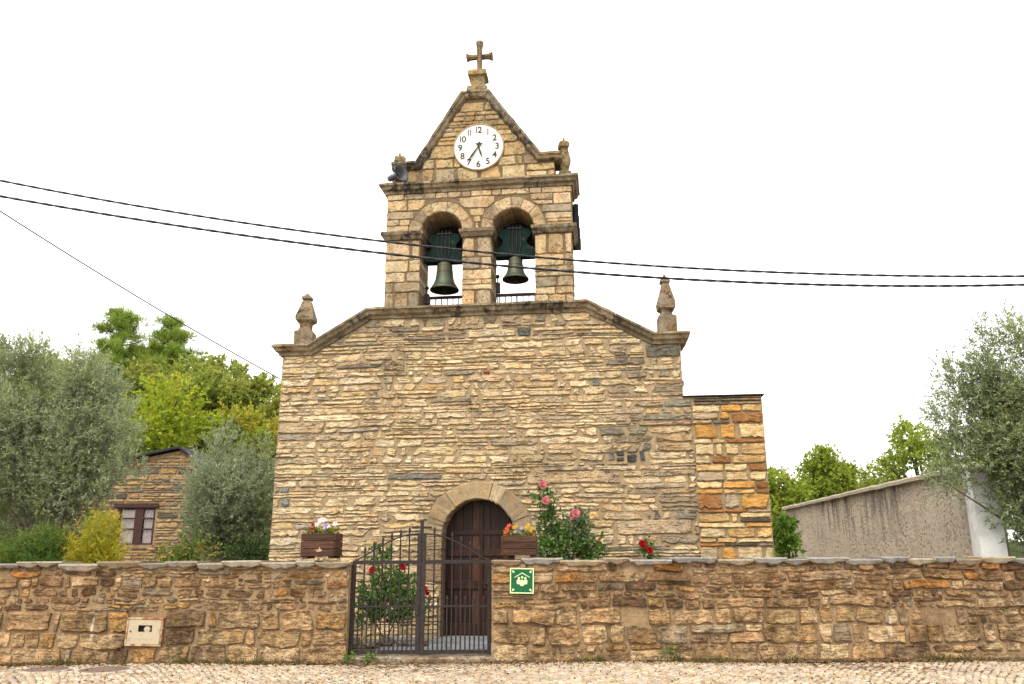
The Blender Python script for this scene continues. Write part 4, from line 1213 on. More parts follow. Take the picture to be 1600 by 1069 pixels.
# ================================================================== PLANTS
def grow(name, label, cat, base, stems, clumps, leaf, cols, rs, group=None, mat='leaf', stem_mat=None, n_per=1.0, twig=.25, up=.35, per_twig=9, bend=.08, crown='crown', trunk='trunk', twig_r=.0, spread=.8, hang=0.0, wisp=None):
    """stems: list of (points, radii); clumps: (center, radii, twigs); leaf: (Lmin, Lmax, W/L); cols: list of (weight, rgb)"""
    e = empty(name, base); tag(e, label, cat, group)
    b = np.array(base)
    mb = MB()
    for pts, rr in stems: mb.add(*tube([tuple(np.array(p) - b) for p in pts], rr, 7))
    Ps, Ds, Cs = [], [], []
    tw = MB()
    wts = np.array([w for w, _ in cols]); pal = np.array([c for _, c in cols])
    for (c, r, nt) in clumps:
        nt = int(nt * n_per)
        if nt < 1: continue
        d = unit(rs.normal(size=(nt, 3))); q = rs.random((nt, 1)) ** .45
        p0 = np.array(c) - b + d * q * np.array(r)
        td = unit(d * spread + np.array([0, 0, up]) + rs.normal(0, .35, (nt, 3)))
        tl = twig * rs.uniform(.5, 1.25, nt)
        s = rs.random((nt, per_twig))
        lp = p0[:, None] + td[:, None] * (s * tl[:, None])[..., None]
        lp[..., 2] -= hang * s ** 2
        ld = unit(td[:, None] * .75 + rs.normal(0, .55, (nt, per_twig, 3)) - np.array([0, 0, hang]))
        Ps.append(lp.reshape(-1, 3)); Ds.append(ld.reshape(-1, 3))
        ctint = pal[rs.choice(len(pal), p=wts / wts.sum())]
        tc = .5 * ctint + .5 * pal[rs.choice(len(pal), nt, p=wts / wts.sum())]
        lc = tc[:, None] * rs.uniform(.72, 1.3, (nt, per_twig, 1))
        Cs.append(lc.reshape(-1, 3))
        if twig_r > 0:
            for k in range(0, nt, 2): tw.add(*tube([tuple(p0[k] - td[k] * tl[k] * .5), tuple(p0[k] + td[k] * tl[k] * .95)], [twig_r, twig_r * .4], 3, False))
    if mb.V or tw.V:
        mb.add(tw.V, tw.F); mb.build(trunk, stem_mat or M['bark'], e)
    P, D, Cc = np.concatenate(Ps), np.concatenate(Ds), np.concatenate(Cs)
    n = len(P)
    L = rs.uniform(leaf[0], leaf[1], n)
    V, Q = leaf_geo(P, D, L, L * leaf[2], rs, bend)
    fast_mesh(crown, V, Q, M[mat], e, np.repeat(Cc, 4, 0))
    return e
M['bark'] = plain_mat('olive_bark', (.14, .12, .095), .9, 0, .4, 14, .6)
M['barkdark'] = plain_mat('tree_bark', (.07, .055, .04), .9, 0, .4, 9, .6)
M['oliveleaf'] = leaf_mat('olive_leaf', (.34, .40, .24), .35, .5, .3)
M['treeleaf'] = leaf_mat('tree_leaf', None, .48, .6, .2)

def olive(label, base, crown_c, crown_r, ncl, twigs, seed, extra=(),  leaf=(.055, .10, .23), cols=None, group='olive trees', keepout=None):
    rs = np.random.RandomState(seed); rg = random.Random(seed)
    cl = []
    for k in range(ncl):
        d = unit(rs.normal(size=3)); q = rs.random() ** .38
        c = np.array(crown_c) + d * q * np.array(crown_r) * .82
        s = rg.uniform(.24, .58)
        if keepout and keepout(c): continue
        cl.append((tuple(c), (s * 1.1, s, s * .95), twigs * (s / .42) ** 1.6 * rg.uniform(.7, 1.3)))
    cl += list(extra)
    stems = []
    b = np.array(base, float); fork = b + np.array([rg.uniform(-.1, .1), 0, max(.6, (crown_c[2] - base[2]) * .35)])
    stems.append(([tuple(b - [0, 0, .1]), tuple(b + (fork - b) * .5 + [.06, .02, 0]), tuple(fork)], [.15, .11, .09]))
    for c, r, nt in cl[:: max(1, len(cl) // 12)]:
        c = np.array(c); m = fork + (c - fork) * .5 + rs.normal(0, .12, 3) + np.array([0, 0, .12])
        stems.append(([tuple(fork), tuple(m), tuple(c)], [.045, .026, .008]))
    cols = cols or [(3, (.23, .275, .125)), (2, (.31, .36, .19)), (1.6, (.14, .18, .07)), (1.0, (.33, .36, .10))]
    return grow('olive_tree', label, 'tree', base, stems, cl, leaf, cols, rs, group, 'oliveleaf', None, 1.0, .34, .55, 15, .05, twig_r=.004, spread=.7)
ex = [((-8.3, 15.2, 5.0), (.35, .3, .5), 90), ((-9.6, 15.6, 5.35), (.4, .3, .45), 90), ((-7.55, 15.3, 3.9), (.4, .35, .4), 130), ((-7.3, 15.2, 3.1), (.4, .35, .35), 110), ((-10.2, 15.8, 5.4), (.5, .3, .4), 90)]
olive('large grey-green olive tree leaning over the wall beside the yellow shrub', (-8.85, 15.7, .05), (-9.35, 15.7, 3.55), (2.15, 1.35, 2.15), 76, 95, 1, ex)
olive('small rounded grey-green olive tree beside the church corner', (-6.15, 18.6, .05), (-6.35, 18.5, 2.75), (1.15, 1.0, 1.5), 40, 105, 2, [((-6.55, 18.4, 4.0), (.35, .3, .35), 90), ((-5.7, 18.5, 3.7), (.3, .3, .4), 70)],
      cols=[(3, (.25, .305, .155)), (2, (.34, .39, .23)), (1.4, (.17, .22, .09))])
ex = [((8.75, 14.6, 5.25), (.25, .25, .5), 60), ((9.3, 14.6, 5.4), (.4, .3, .5), 110), ((8.1, 14.6, 4.6), (.28, .25, .35), 60), ((8.55, 14.6, 4.7), (.3, .25, .4), 90), ((7.85, 14.5, 3.9), (.3, .25, .35), 70), ((7.6, 14.4, 2.75), (.28, .25, .3), 60), ((8.05, 14.5, 3.3), (.4, .3, .4), 110), ((9.9, 14.8, 5.3), (.5, .4, .5), 130), ((9.1, 14.6, 1.75), (.22, .3, .4), 120), ((9.12, 14.6, 2.3), (.25, .3, .4), 120), ((9.1, 14.6, 2.9), (.3, .3, .35), 110), ((9.7, 14.6, 1.7), (.5, .3, .4), 130)]
olive('tall loose olive tree in front of the white pillar', (9.9, 14.75, .05), (9.55, 14.7, 3.4), (1.7, .8, 2.1), 52, 85, 3, ex, cols=[(3, (.15, .205, .07)), (2, (.22, .28, .12)), (1.4, (.10, .15, .05)), (1.0, (.31, .33, .09))], leaf=(.06, .105, .25), keepout=lambda c: c[2] < 3.0 and c[0] < 8.85)

# shrubs just behind the wall
def shrub(name, label, c, r, n, leaf, cols, seed, up=.5, twig=.25, per=14, cat='shrub', mat='leaf', n_cl=9, **kw):
    rs = np.random.RandomState(seed); cl = []
    for k in range(n_cl):
        d = unit(rs.normal(size=3)); q = rs.random() ** .4
        cc = np.array(c) + d * q * np.array(r) * .7; s = .42
        cl.append((tuple(cc), tuple(np.array(r) * s), n))
    b = (c[0], c[1], .05)
    stems = [([b, (cl[k][0][0] * .4 + b[0] * .6, c[1], c[2] * .5), cl[k][0]], [.02, .014, .006]) for k in range(min(6, n_cl))]
    return grow(name, label, cat, b, stems, cl, leaf, cols, rs, None, mat, M['stem'], 1.0, twig, up, per, .06, crown='foliage', trunk='stems', **kw)
shrub('feathery_shrub', 'golden yellow feathery shrub below the cottage window', (-7.08, 14.3, 1.58), (.58, .4, .62), 100, (.04, .075, .15), [(2.4, (.58, .46, .03)), (2, (.40, .39, .035)), (1.6, (.24, .29, .04))], 11, .8, .22, 18, n_cl=12)
shrub('feathery_shrub', 'dark green feathery shrub at the foot of the large olive', (-8.1, 14.3, 1.55), (.85, .4, .55), 120, (.04, .075, .14), [(3, (.13, .21, .035)), (2, (.08, .15, .026)), (1, (.27, .31, .05))], 12, .8, .22, 18, n_cl=12)
shrub('feathery_shrub', 'mid green feathery shrub nearest the edge of the photo', (-9.4, 14.4, 1.6), (.7, .4, .55), 120, (.04, .075, .14), [(3, (.07, .15, .028)), (1, (.13, .20, .04))], 13, .8, .22, 18, n_cl=12)
shrub('leafy_bush', 'loose green and yellow leafy bush below the small olive', (-5.75, 14.6, 1.6), (.55, .35, .42), 30, (.04, .07, .6), [(3, (.10, .16, .03)), (1.5, (.20, .21, .04)), (.6, (.30, .22, .03)), (.2, (.30, .12, .03))], 14, .3, .2, 9)
shrub('leafy_bush', 'dark green bush at the church corner below the small olive', (-5.45, 17.3, 1.2), (.45, .5, .75), 60, (.05, .09, .5), [(3, (.06, .10, .03)), (1, (.10, .15, .04))], 18, .3, .2, 9)
shrub('climbing_plant', 'bright green climbing plant at the church side wall corner', (5.36, 16.3, 1.85), (.16, .25, .55), 26, (.06, .11, .7), [(3, (.12, .22, .03)), (1.5, (.20, .30, .05)), (1, (.05, .10, .02))], 15, .3, .18, 8)

shrub('leafy_bush', 'dark bush filling the foot of the tall olive', (10.1, 15.5, 1.3), (.9, .4, .9), 60, (.06, .1, .5), [(3, (.06, .09, .03)), (1, (.10, .14, .04))], 16, .3, .2, 9)

# rose bushes at the foot of the front
RCOL = [(3, (.065, .14, .03)), (2, (.10, .19, .04)), (1, (.15, .22, .05)), (.4, (.16, .20, .11))]
def rose_bush(label, base, canes, clumps, roses, seed, cols=RCOL):
    rs = np.random.RandomState(seed)
    e = grow('rose_bush', label, 'rose bush', base, [(c, [.012] * (len(c) - 1) + [.005]) for c in canes], clumps, (.045, .085, .68), cols, rs, 'rose bushes', 'leaf', M['stem'], 1.35, .17, .3, 8, .12, crown='foliage', trunk='canes')
    for k, (x, y, z, r, col_) in enumerate(roses):
        bloom(e, (x - base[0], y - base[1], z - base[2]), r, col_, seed * 30 + k, name='rose', layers=4, npet=6, face=(random.Random(k + seed).uniform(-.4, .4), -1, .5), ctr=tuple(c * .8 for c in col_))
    return e
DRED, PINK = (.36, .006, .012), (.66, .20, .24)
rose_bush('red rose bush behind the gate', (-2.2, 14.75, .1), [[(-2.2, 14.75, .1), (-2.25, 14.75, .9), (-2.3, 14.7, 1.7)], [(-2.2, 14.75, .1), (-1.9, 14.7, .8), (-1.75, 14.65, 1.3)], [(-2.2, 14.75, .1), (-2.5, 14.7, .7), (-2.6, 14.7, 1.0)]],
          [((-2.2, 14.75, .70), (.42, .3, .26), 120), ((-2.40, 14.7, .90), (.22, .25, .2), 50), ((-1.92, 14.7, .95), (.24, .25, .22), 60), ((-2.27, 14.7, 1.58), (.12, .12, .13), 22), ((-2.2, 14.7, 1.2), (.22, .2, .15), 36), ((-1.7, 14.7, .7), (.2, .2, .2), 40), ((-2.6, 14.7, .62), (.2, .2, .2), 40)],
          [(-2.40, 14.42, 1.30, .072, DRED), (-1.90, 14.42, 1.35, .065, DRED), (-1.52, 14.5, .98, .065, DRED), (-1.47, 14.52, .91, .04, DRED)], 21)
rose_bush('pink rose bush growing up beside the church door', (.95, 14.75, .1), [[(.75, 14.75, .1), (.62, 14.75, 1.4), (.5, 14.7, 2.7)], [(1.0, 14.75, .1), (1.05, 14.7, 1.3), (1.08, 14.65, 2.2)], [(1.1, 14.75, .1), (1.4, 14.7, 1.3), (1.3, 14.7, 1.9)]],
          [((.95, 14.75, 1.70), (.42, .25, .28), 150), ((1.1, 14.7, 2.0), (.24, .2, .18), 70), ((.62, 14.72, 2.1), (.13, .14, .32), 60), ((.56, 14.7, 2.55), (.10, .12, .14), 26), ((1.35, 14.7, 1.62), (.22, .2, .16), 45), ((.62, 14.7, 1.62), (.16, .2, .16), 40), ((1.22, 14.7, 2.2), (.10, .1, .10), 14), ((.95, 14.8, 1.0), (.5, .25, .5), 120)],
          [(.52, 14.45, 2.73, .085, PINK), (.57, 14.45, 2.46, .08, PINK), (1.09, 14.42, 2.24, .085, PINK), (1.03, 14.43, 2.16, .04, PINK), (1.50, 14.5, 1.80, .03, (.5, .06, .05))], 22,
          cols=RCOL + [(1.0, (.17, .19, .14))])
rose_bush('small red rose bush showing two blooms above the wall', (2.35, 14.6, .1), [[(2.35, 14.6, .1), (2.3, 14.55, 1.2), (2.26, 14.5, 1.75)], [(2.35, 14.6, .1), (2.38, 14.5, 1.6)]],
          [((2.32, 14.55, 1.60), (.07, .08, .08), 16), ((2.35, 14.6, 1.1), (.2, .15, .25), 60)],
          [(2.22, 14.35, 1.71, .085, DRED), (2.34, 14.35, 1.61, .07, DRED)], 23)
# stone edging of the rose bed
ed = empty('bed_edging', (-2.2, 14.35, .06)); tag(ed, 'rough grey stones edging the rose bed behind the gate', 'edging')
rg = random.Random(17); x = -.62
while x < .75:
    w = rg.uniform(.18, .4); h = rg.uniform(.10, .2)
    V, F = stone_geo((x, x + w, 0, h), rg, proud=.05, gap=.004, back=.12, rough=.15, bias=.3, rnd=.4, edge=.03); mesh_obj('stone', V, F, M['wall'], ed, face_hue(rg, [(1, (.20, .19, .17)), (1, (.26, .23, .19))])); x += w

# ================================================================== COTTAGE BEHIND THE OLIVES
HX, HY = -11.35, 26.0
cot = empty('cottage', (HX, HY, 0)); tag(cot, 'small stone cottage with slate roof between the olive trees', 'house')
HP = [(-2.9, 4.02), (.72, 4.78), (1.7, 4.1)]
WIN = (-1.10, .12, 1.85, 2.98)
zz = lambda x: lerp_path(HP, x)
V, F = columns([(-2.9, WIN[0], 0, 0, zz(-2.9), zz(WIN[0])), (WIN[0], WIN[1], WIN[3], WIN[3], zz(WIN[0]), zz(WIN[1])), (WIN[1], .72, 0, 0, zz(WIN[1]), zz(.72)), (.72, 1.7, 0, 0, 4.78, 4.1)], 0, 6); hw_ = mesh_obj('wall', V, F, M['mortar_wall'], cot)
V, F = box_geo(WIN[0] - .02, WIN[1] + .02, .0, .4, 0, WIN[2]); mesh_obj('window_sill', V, F, M['mortar_wall'], cot)
rg = random.Random(71)
rects, _ = lay(-2.9, 1.7, .9, 4.75, lambda z: rg.choice([.09, .12, .15, .19]), lambda x, z, h: rg.uniform(.25, .95), lambda x, z: z < lerp_path(HP, x) - .06 and not (WIN[0] - .03 < x < WIN[1] + .03 and WIN[2] - .03 < z < WIN[3] + .16), rg, .15, .3)
build_stones(rects, lambda r: stone_geo(r, rg, proud=.03, gap=.012, back=.05, rough=.1, bias=.5, rnd=.3, edge=.016, skew=.3), lambda r: face_hue(rg, [(4, (.33, .25, .15)), (1.2, (.37, .25, .11)), (2, (.20, .175, .145)), (1, (.11, .10, .10)), (.6, (.28, .16, .08))]), M['annex'], hw_, rg, limit=200, view=lambda r: -1.6 < r[0] < 1.4)
V, F = prism([(-3.2, 4.02), (.72, 4.83), (1.95, 3.98), (1.95, 4.04), (.72, 4.90), (-3.2, 4.08)], -.2, 6.2); mesh_obj('roof', V, F, M['slateroof'], cot)
M['winframe'] = plain_mat('window_wood', (.045, .017, .014), .7)
M['curtain'] = plain_mat('curtain', (.62, .42, .38), .9, 0, .12, 14, .2)
win = empty('window', (0, 0, 0), 0, cot)
V, F = box_geo(WIN[0], WIN[1], .12, .16, WIN[2], WIN[3]); mesh_obj('backing', V, F, M['black'], win)
V, F = box_geo(WIN[0] - .1, WIN[1] + .1, -.05, .15, WIN[3], WIN[3] + .14, .01); mesh_obj('lintel', V, F, M['winframe'], win)
wm = (WIN[0] + WIN[1]) / 2 + .1
for a in ((WIN[0], WIN[0] + .12), (WIN[1] - .06, WIN[1]), (wm - .13, wm + .13)):
    V, F = box_geo(a[0], a[1], .0, .06, WIN[2], WIN[3], .006); mesh_obj('frame', V, F, M['winframe'], win)
for z in (WIN[2], WIN[2] + .45, WIN[2] + .78, WIN[3] - .06):
    V, F = box_geo(WIN[0], WIN[1], .005, .05, z, z + .05, .004); mesh_obj('glazing_bar', V, F, M['winframe'], win)
for xa, xb in ((WIN[0] + .12, wm - .13), (wm + .13, WIN[1] - .06)):
    nn = 16; loops = []
    V = []; 
    for i in range(nn + 1):
        x = xa + (xb - xa) * i / nn; y = .085 + .012 * math.sin(i * 1.9)
        V += [(x, y, WIN[2]), (x, y, WIN[3] - .05)]
    F = [[2 * i, 2 * i + 2, 2 * i + 3, 2 * i + 1] for i in range(nn)]; mesh_obj('curtain', V, F, M['curtain'], win)
t = NT('window_glass'); t.p.inputs['Transmission Weight'].default_value = 1; M['glass'] = t.done(C4(.9, .95, .95), .02, 0, .5)
V, F = box_geo(WIN[0] + .1, WIN[1] - .05, .06, .066, WIN[2] + .03, WIN[3] - .03); mesh_obj('pane', V, F, M['glass'], win)

# ================================================================== ROUGHCAST SIDE WALL AND WHITE PILLAR
A0, A1 = Vector((8.42, 15.55, 0)), Vector((9.25, 28.0, 0))
dA = (A1 - A0); LA = dA.length; dA.normalize(); nA_ = Vector((-dA.y, dA.x, 0))      # normal faces the church
if nA_.x > 0: nA_ = -nA_
sw = empty('roughcast_wall', A0); tag(sw, 'roughcast side wall with stone coping running back from the white pillar', 'wall')
def swall_top(s): return 3.02 - .10 * s / LA
nu, nv = 260, 70; V = []
for j in range(nv + 1):
    for i in range(nu + 1):
        s = LA * i / nu; z = (swall_top(s)) * j / nv
        d = .012 * mnoise.noise((s * 2, z * 3, 3)) + .005 * mnoise.noise((s * 9, z * 13, 1))
        p = dA * s + nA_ * d; V.append((p.x, p.y, z))
F = [[j * (nu + 1) + i, (j + 1) * (nu + 1) + i, (j + 1) * (nu + 1) + i + 1, j * (nu + 1) + i + 1] for j in range(nv) for i in range(nu)]
b = len(V)
for s in (0, LA):
    for z in (0, swall_top(s)):
        p = dA * s - nA_ * .4; V.append((p.x, p.y, z))
F += [[b, b + 1, b + 3, b + 2], [0, b, b + 2, nu], [b, 0, nv * (nu + 1), b + 1], [nu, b + 2, b + 3, nv * (nu + 1) + nu], [nv * (nu + 1), nv * (nu + 1) + nu, b + 3, b + 1]]
t = NT('roughcast'); v = t.obj(); n1 = t.noise(v, 17, 8, .75, .2); n2 = t.noise(v, 60, 4, .65); n3 = t.noise(v, 1.3, 5, .6)
st = t.new('ShaderNodeMapping'); st.inputs['Scale'].default_value = (1.6, 1.6, .22); t.l.new(v, st.inputs[0])
streak = t.noise(st.outputs[0], 2.6, 6, .65)
sep = t.new('ShaderNodeSeparateXYZ'); t.l.new(v, sep.inputs[0])
col = t.mix(t.rng(n1, .3, .7), C4(.36, .30, .235), C4(.64, .55, .45)); col = t.mix(t.rng(n3, .45, .7, 0, .5), col, C4(.56, .49, .41))
rain = t.math('MULTIPLY', t.math('MULTIPLY', t.rng(streak, .44, .58), t.rng(t.noise(v, .55, 3), .42, .56, .12, 1)), t.rng(t.math('ADD', sep.outputs[2], t.math('MULTIPLY', n3, 1.6)), 2.3, 3.7, 0, .9))
col = t.mix(rain, col, C4(.055, .05, .05)); vo = t.new('ShaderNodeTexVoronoi'); vo.inputs['Scale'].default_value = 13; t.l.new(t.vmath('ADD', v, t.vmath('MULTIPLY', t.new('ShaderNodeTexNoise').outputs[1], (.05, .05, .05))), vo.inputs['Vector'])
vsep = t.new('ShaderNodeSeparateColor'); t.l.new(vo.outputs['Color'], vsep.inputs[0])
stn = t.math('MULTIPLY', t.rng(vsep.outputs[0], .45, .6), t.rng(vo.outputs['Distance'], .35, .5, 1, 0))
col = t.mix(t.math('MULTIPLY', stn, .75), col, t.mix(vsep.outputs[1], C4(.26, .18, .115), C4(.50, .41, .31)))
t.bump(t.math('ADD', t.math('ADD', n1, t.math('MULTIPLY', n2, .6)), t.math('MULTIPLY', stn, .8)), .9, .03)
M['roughcast'] = t.done(col, .95, 0, .1)
mesh_obj('wall_body', V, F, M['roughcast'], sw)
s = -.05; rg = random.Random(9)
while s < LA:
    w = rg.uniform(1.0, 1.5); e1 = min(s + w, LA + .1); loops = []
    for q in range(4):
        ss = s + .008 + (e1 - s - .016) * q / 3; z = swall_top(max(0, min(LA, ss))) + rg.uniform(-.01, .01)
        loops.append([tuple(dA * ss + nA_ * a + Vector((0, 0, z + h))) for a, h in ((.11, 0), (.115, .07), (.09, .10), (-.48, .10), (-.5, 0))])
    V, F = loft(loops); mesh_obj('coping_slab', V, F, M['slate'], sw, (.42, .39, .33, rg.random())); s += w
M['white'] = plain_mat('white_paint', (.80, .80, .79), .8, 0, .06, 6, .2, dirt=(.5, .5, .46, 2.5, .50, .5))
pil = empty('gate_pillar', (8.72, 15.32, 0), rad(-9)); tag(pil, 'white painted pillar at the end of the roughcast wall', 'pillar')
V, F = box_geo(-.22, .22, -.22, .22, 0, 3.05, .012); mesh_obj('shaft', V, F, M['white'], pil)
V, F = box_geo(-.26, .26, -.26, .26, 3.05, 3.13, .012); mesh_obj('cap', V, F, M['white'], pil)

# ================================================================== TREES ON THE SLOPE
def leafy(label, base, top, w, seed, cols, ncl=34, leaf=(.12, .22, .62), twigs=46, low=.22, group='trees beyond the church', name='broadleaf_tree', d=None, per=11, hang=0.05, up=.25):
    rs = np.random.RandomState(seed); rg = random.Random(seed)
    x, y, z0 = base; H = top - z0; cz = z0 + H * (low + (1 - low) / 2); rz = H * (1 - low) / 2; d = d or w
    cl = []
    for k in range(ncl):
        q = unit(rs.normal(size=3)); f = rs.random() ** .33
        cc = np.array([x, y, cz]) + q * f * np.array([w, d, rz]) * .80
        s = min(w, rz) * rg.uniform(.20, .34)
        cl.append((tuple(cc), (s, s, s * .9), twigs * rg.uniform(.7, 1.2)))
    stems = [([(x, y, z0 - .2), (x + .05 * w, y, z0 + H * .3), (x, y, z0 + H * .62)], [H * .03, H * .022, H * .01])]
    for c, r, n in cl[::3]:
        f0 = np.array([x, y, z0 + H * rg.uniform(.25, .5)]); c = np.array(c)
        stems.append(([tuple(f0), tuple(f0 + (c - f0) * .55 + [0, 0, .1 * H * .3]), tuple(c)], [H * .011, H * .007, H * .003]))
    return grow(name, label, 'tree', base, stems, cl, leaf, cols, rs, group, 'treeleaf', M['barkdark'], 1.0, min(w, rz) * .22, up, per, .1, hang=hang)
LIME = [(3, (.30, .37, .028)), (2, (.22, .30, .025)), (1.4, (.40, .43, .035)), (.6, (.44, .37, .05))]
MIX = [(3, (.26, .32, .035)), (1.5, (.36, .36, .04)), (.9, (.42, .28, .05)), (.7, (.18, .24, .03))]
AUT = [(2, (.34, .34, .04)), (1.3, (.45, .28, .05)), (1.5, (.26, .30, .04)), (.4, (.48, .22, .04))]
OAK = [(3, (.28, .32, .06)), (2, (.22, .27, .045)), (1, (.36, .36, .08))]
leafy('lime green broadleaf tree rising behind the cottage roof', (-15.6, 34.5, 0), 9.35, 3.2, 31, LIME, 46, twigs=70)
leafy('yellow-green broadleaf tree between the cottage and the church', (-12.2, 36, 0), 8.5, 2.1, 32, MIX, 34, twigs=60)
leafy('autumn-tinted tree next to the church corner', (-10.4, 38.5, .1), 8.9, 1.9, 33, AUT, 30, twigs=60)
leafy('lime tree partly hidden by the large olive', (-19.2, 36, 0), 9.2, 2.6, 34, LIME, 34, twigs=55)
for k, (x, y, top, w, lab, c) in enumerate([(-20.6, 52, 14.1, 2.9, 'oak below the pines', OAK), (-17.6, 53, 13.9, 2.7, 'oak uphill of the autumn tree', OAK), (-14.6, 52, 12.4, 2.4, 'dull green oak nearest the church corner on the slope', OAK), (-24.4, 55, 15.4, 3.1, 'oak growing right under the twin pines', OAK), (-28.2, 56, 15.2, 3.0, 'dull green oak in front of the taller pine', OAK), (-32.5, 57, 15.6, 3.2, 'dull green oak uphill of the large olive', OAK), (-21.8, 58, 16.2, 3.0, 'oak showing beyond the shorter pine', OAK),
      (-29, 48, 13.4, 3.2, 'yellowing tree above the large olive', LIME), (-34, 50, 13.6, 3.4, 'yellowing tree uphill at the edge of the photo', MIX)]):
    leafy(lab, (x, y, hill_z(x, y)), top, w, 50 + k, c, 30, leaf=(.18, .32, .62), twigs=50)

def pine(label, x, y, z0, top, w, seed):
    rs = np.random.RandomState(seed); rg = random.Random(seed); H = top - z0; cl = []; stems = [([(x, y, z0 - .3), (x + .1, y, z0 + H * .5), (x, y, top - .3)], [H * .022, H * .015, H * .004])]
    for lev in range(13):
        t_ = lev / 12; z = z0 + H * (.22 + .74 * t_) + rg.uniform(-.2, .2); rr = w * (1.0 - .80 * t_ ** 1.25) * rg.uniform(.8, 1.15)
        nb = 7 if lev < 9 else 4
        for q in range(nb):
            a = 2 * math.pi * (q + rg.random()) / nb; L = rr * rg.uniform(.55, 1.1); rise = rg.uniform(.05, .35) * L
            tip = (x + L * math.cos(a), y + L * math.sin(a), z + rise)
            stems.append(([(x, y, z - .2), (x + (tip[0] - x) * .6, y + (tip[1] - y) * .6, z + rise * .3), tip], [.06, .04, .012]))
            for f in ((.45, .72, 1.0) if L > 1 else (.6, 1.0)):
                sz = rg.uniform(.22, .46)
                cl.append(((x + L * f * math.cos(a) + rg.uniform(-.25, .25), y + L * f * math.sin(a) + rg.uniform(-.25, .25), z + rise * f + rg.uniform(-.15, .2)), (sz * 1.3, sz * 1.3, sz * .6), 20 * rg.uniform(.5, 1.3)))
    return grow('pine_tree', label, 'tree', (x, y, z0), stems, cl, (.28, .50, .10), [(3, (.21, .30, .045)), (2, (.28, .37, .06)), (1.3, (.12, .19, .035)), (1, (.36, .42, .07))], rs, 'pines on the slope', 'treeleaf', M['barkdark'], 1.0, .42, .8, 13, .02, spread=.6)
pine('taller pine with spreading pads on the slope', -29.9, 60, hill_z(-29.9, 60), 19.7, 3.9, 61)
pine('shorter pine standing beside the taller one', -26.4, 60.5, hill_z(-26.2, 60.5), 18.8, 3.5, 62)

# right of the church
YG = [(3, (.27, .34, .045)), (2, (.34, .39, .06)), (1, (.19, .26, .035))]
leafy('bright green tree next to the church side wall', (13.5, 42, 0), 6.3, 2.1, 81, YG, 30, twigs=55)
leafy('pointed green tree standing above the roughcast wall', (16.3, 42.5, 0), 6.9, 1.9, 82, YG, 30, twigs=60, up=.6)
leafy('spreading yellow-green tree partly behind the tall olive', (21.0, 42, 0), 8.4, 2.3, 83, YG, 30, twigs=40)
leafy('low green tree between the pointed tree and the spreading one', (19.4, 50, 0), 6.7, 2.6, 84, MIX, 26, twigs=50)
leafy('low dull tree far behind the roughcast wall', (23.6, 55, 0), 7.6, 3.0, 85, OAK, 26, twigs=50)
leafy('low yellow-green tree behind the bright green one', (15.5, 58, 0), 6.4, 3.0, 86, MIX, 26, twigs=50)
leafy('broad tree far behind the tall olive', (30.5, 52, 0), 8.6, 3.6, 87, YG, 30, twigs=50)

# ================================================================== OVERHEAD CABLES
M['cable'] = plain_mat('cable_black', (.012, .011, .014), .5, 0, .2)
def smooth_pts(ctrl, n):
    xs = np.array([c[0] for c in ctrl]); zs = np.array([c[1] for c in ctrl]); co = np.polyfit(xs, zs, 3 if len(ctrl) > 4 else 2)
    X = np.linspace(-15, 15, n)
    xl, xr = xs.min(), xs.max()
    Z = np.polyval(co, np.clip(X, xl, xr)); sl = np.polyval(np.polyder(co), xl); sr = np.polyval(np.polyder(co), xr)
    Z = np.where(X < xl, Z + sl * (X - xl), Z); Z = np.where(X > xr, Z + sr * (X - xr), Z)
    return X, Z
def twisted(ctrl, y, label, r=.0125, name='overhead_cable'):
    X, Z = smooth_pts(ctrl, 700); e = empty(name, (0, y, float(Z[350]))); tag(e, label, 'cable', 'twisted overhead cables')
    for ph_ in (0, math.pi):
        pts = [(x, r * .6 * math.cos(x * 14 + ph_), z - float(Z[350]) + r * .6 * math.sin(x * 14 + ph_)) for x, z in zip(X, Z)]
        V, F = tube(pts, r * 1.15, 6); mesh_obj('strand', V, F, M['cable'], e, smooth=True)
twisted([(-7.56, 6.95), (-4.67, 6.41), (-1.85, 5.96), (.93, 5.65), (4.13, 5.47), (7.33, 5.39)], 11.0, 'upper black twisted cable crossing in front of the bells', .0105)
twisted([(-7.52, 6.70), (-4.65, 6.20), (-1.84, 5.79), (.92, 5.46), (4.12, 5.31), (7.31, 5.26)], 11.0, 'lower black twisted cable crossing in front of the bells', .0115)
pts = []
for k in range(31):
    t_ = -.45 + 1.45 * k / 30; pts.append((-8.85 + (-4.98 + 8.85) * t_, 13 + 4 * t_, 7.35 + (5.21 - 7.35) * t_ - .25 * (t_ - t_ * t_)))
V, F = tube(pts, .0125, 5); o = mesh_obj('service_wire', V, F, M['cable'], None, smooth=True); tag(o, 'thin black wire running down to the church corner', 'wire')

# ================================================================== WEEDS, DEAD LEAVES
for xa, xb, lab in ((-11, -2.6, 'strip of brown dirt at the foot of the wall on the meter box side'), (-.3, 11, 'strip of brown dirt at the foot of the wall on the sign side')):
    nn = int((xb - xa) / .05); V = []
    for i in range(nn + 1):
        x = xa + (xb - xa) * i / nn; w = .09 + .10 * max(-.6, mnoise.noise((x * 1.3, 0, 2))) + .05 * mnoise.noise((x * 6, 3, 2)); h = .03 + .03 * mnoise.noise((x * 2.2, 8, 1))
        for f, g_ in ((0, 1), (.35, .75), (.7, .35), (1, 0)): V.append((x, 13.03 - (w + .06) * f, .004 + max(.006, h) * g_ + .006 * mnoise.noise((x * 23, f * 9, 4)) * (f < 1)))
    F = [[4 * i + k, 4 * i + k + 1, 4 * i + 5 + k, 4 * i + 4 + k] for i in range(nn) for k in range(3)]
    tag(mesh_obj('dirt_strip', V, F, M['dirt']), lab, 'dirt', kind='stuff')
rs = np.random.RandomState(77); n = 9000
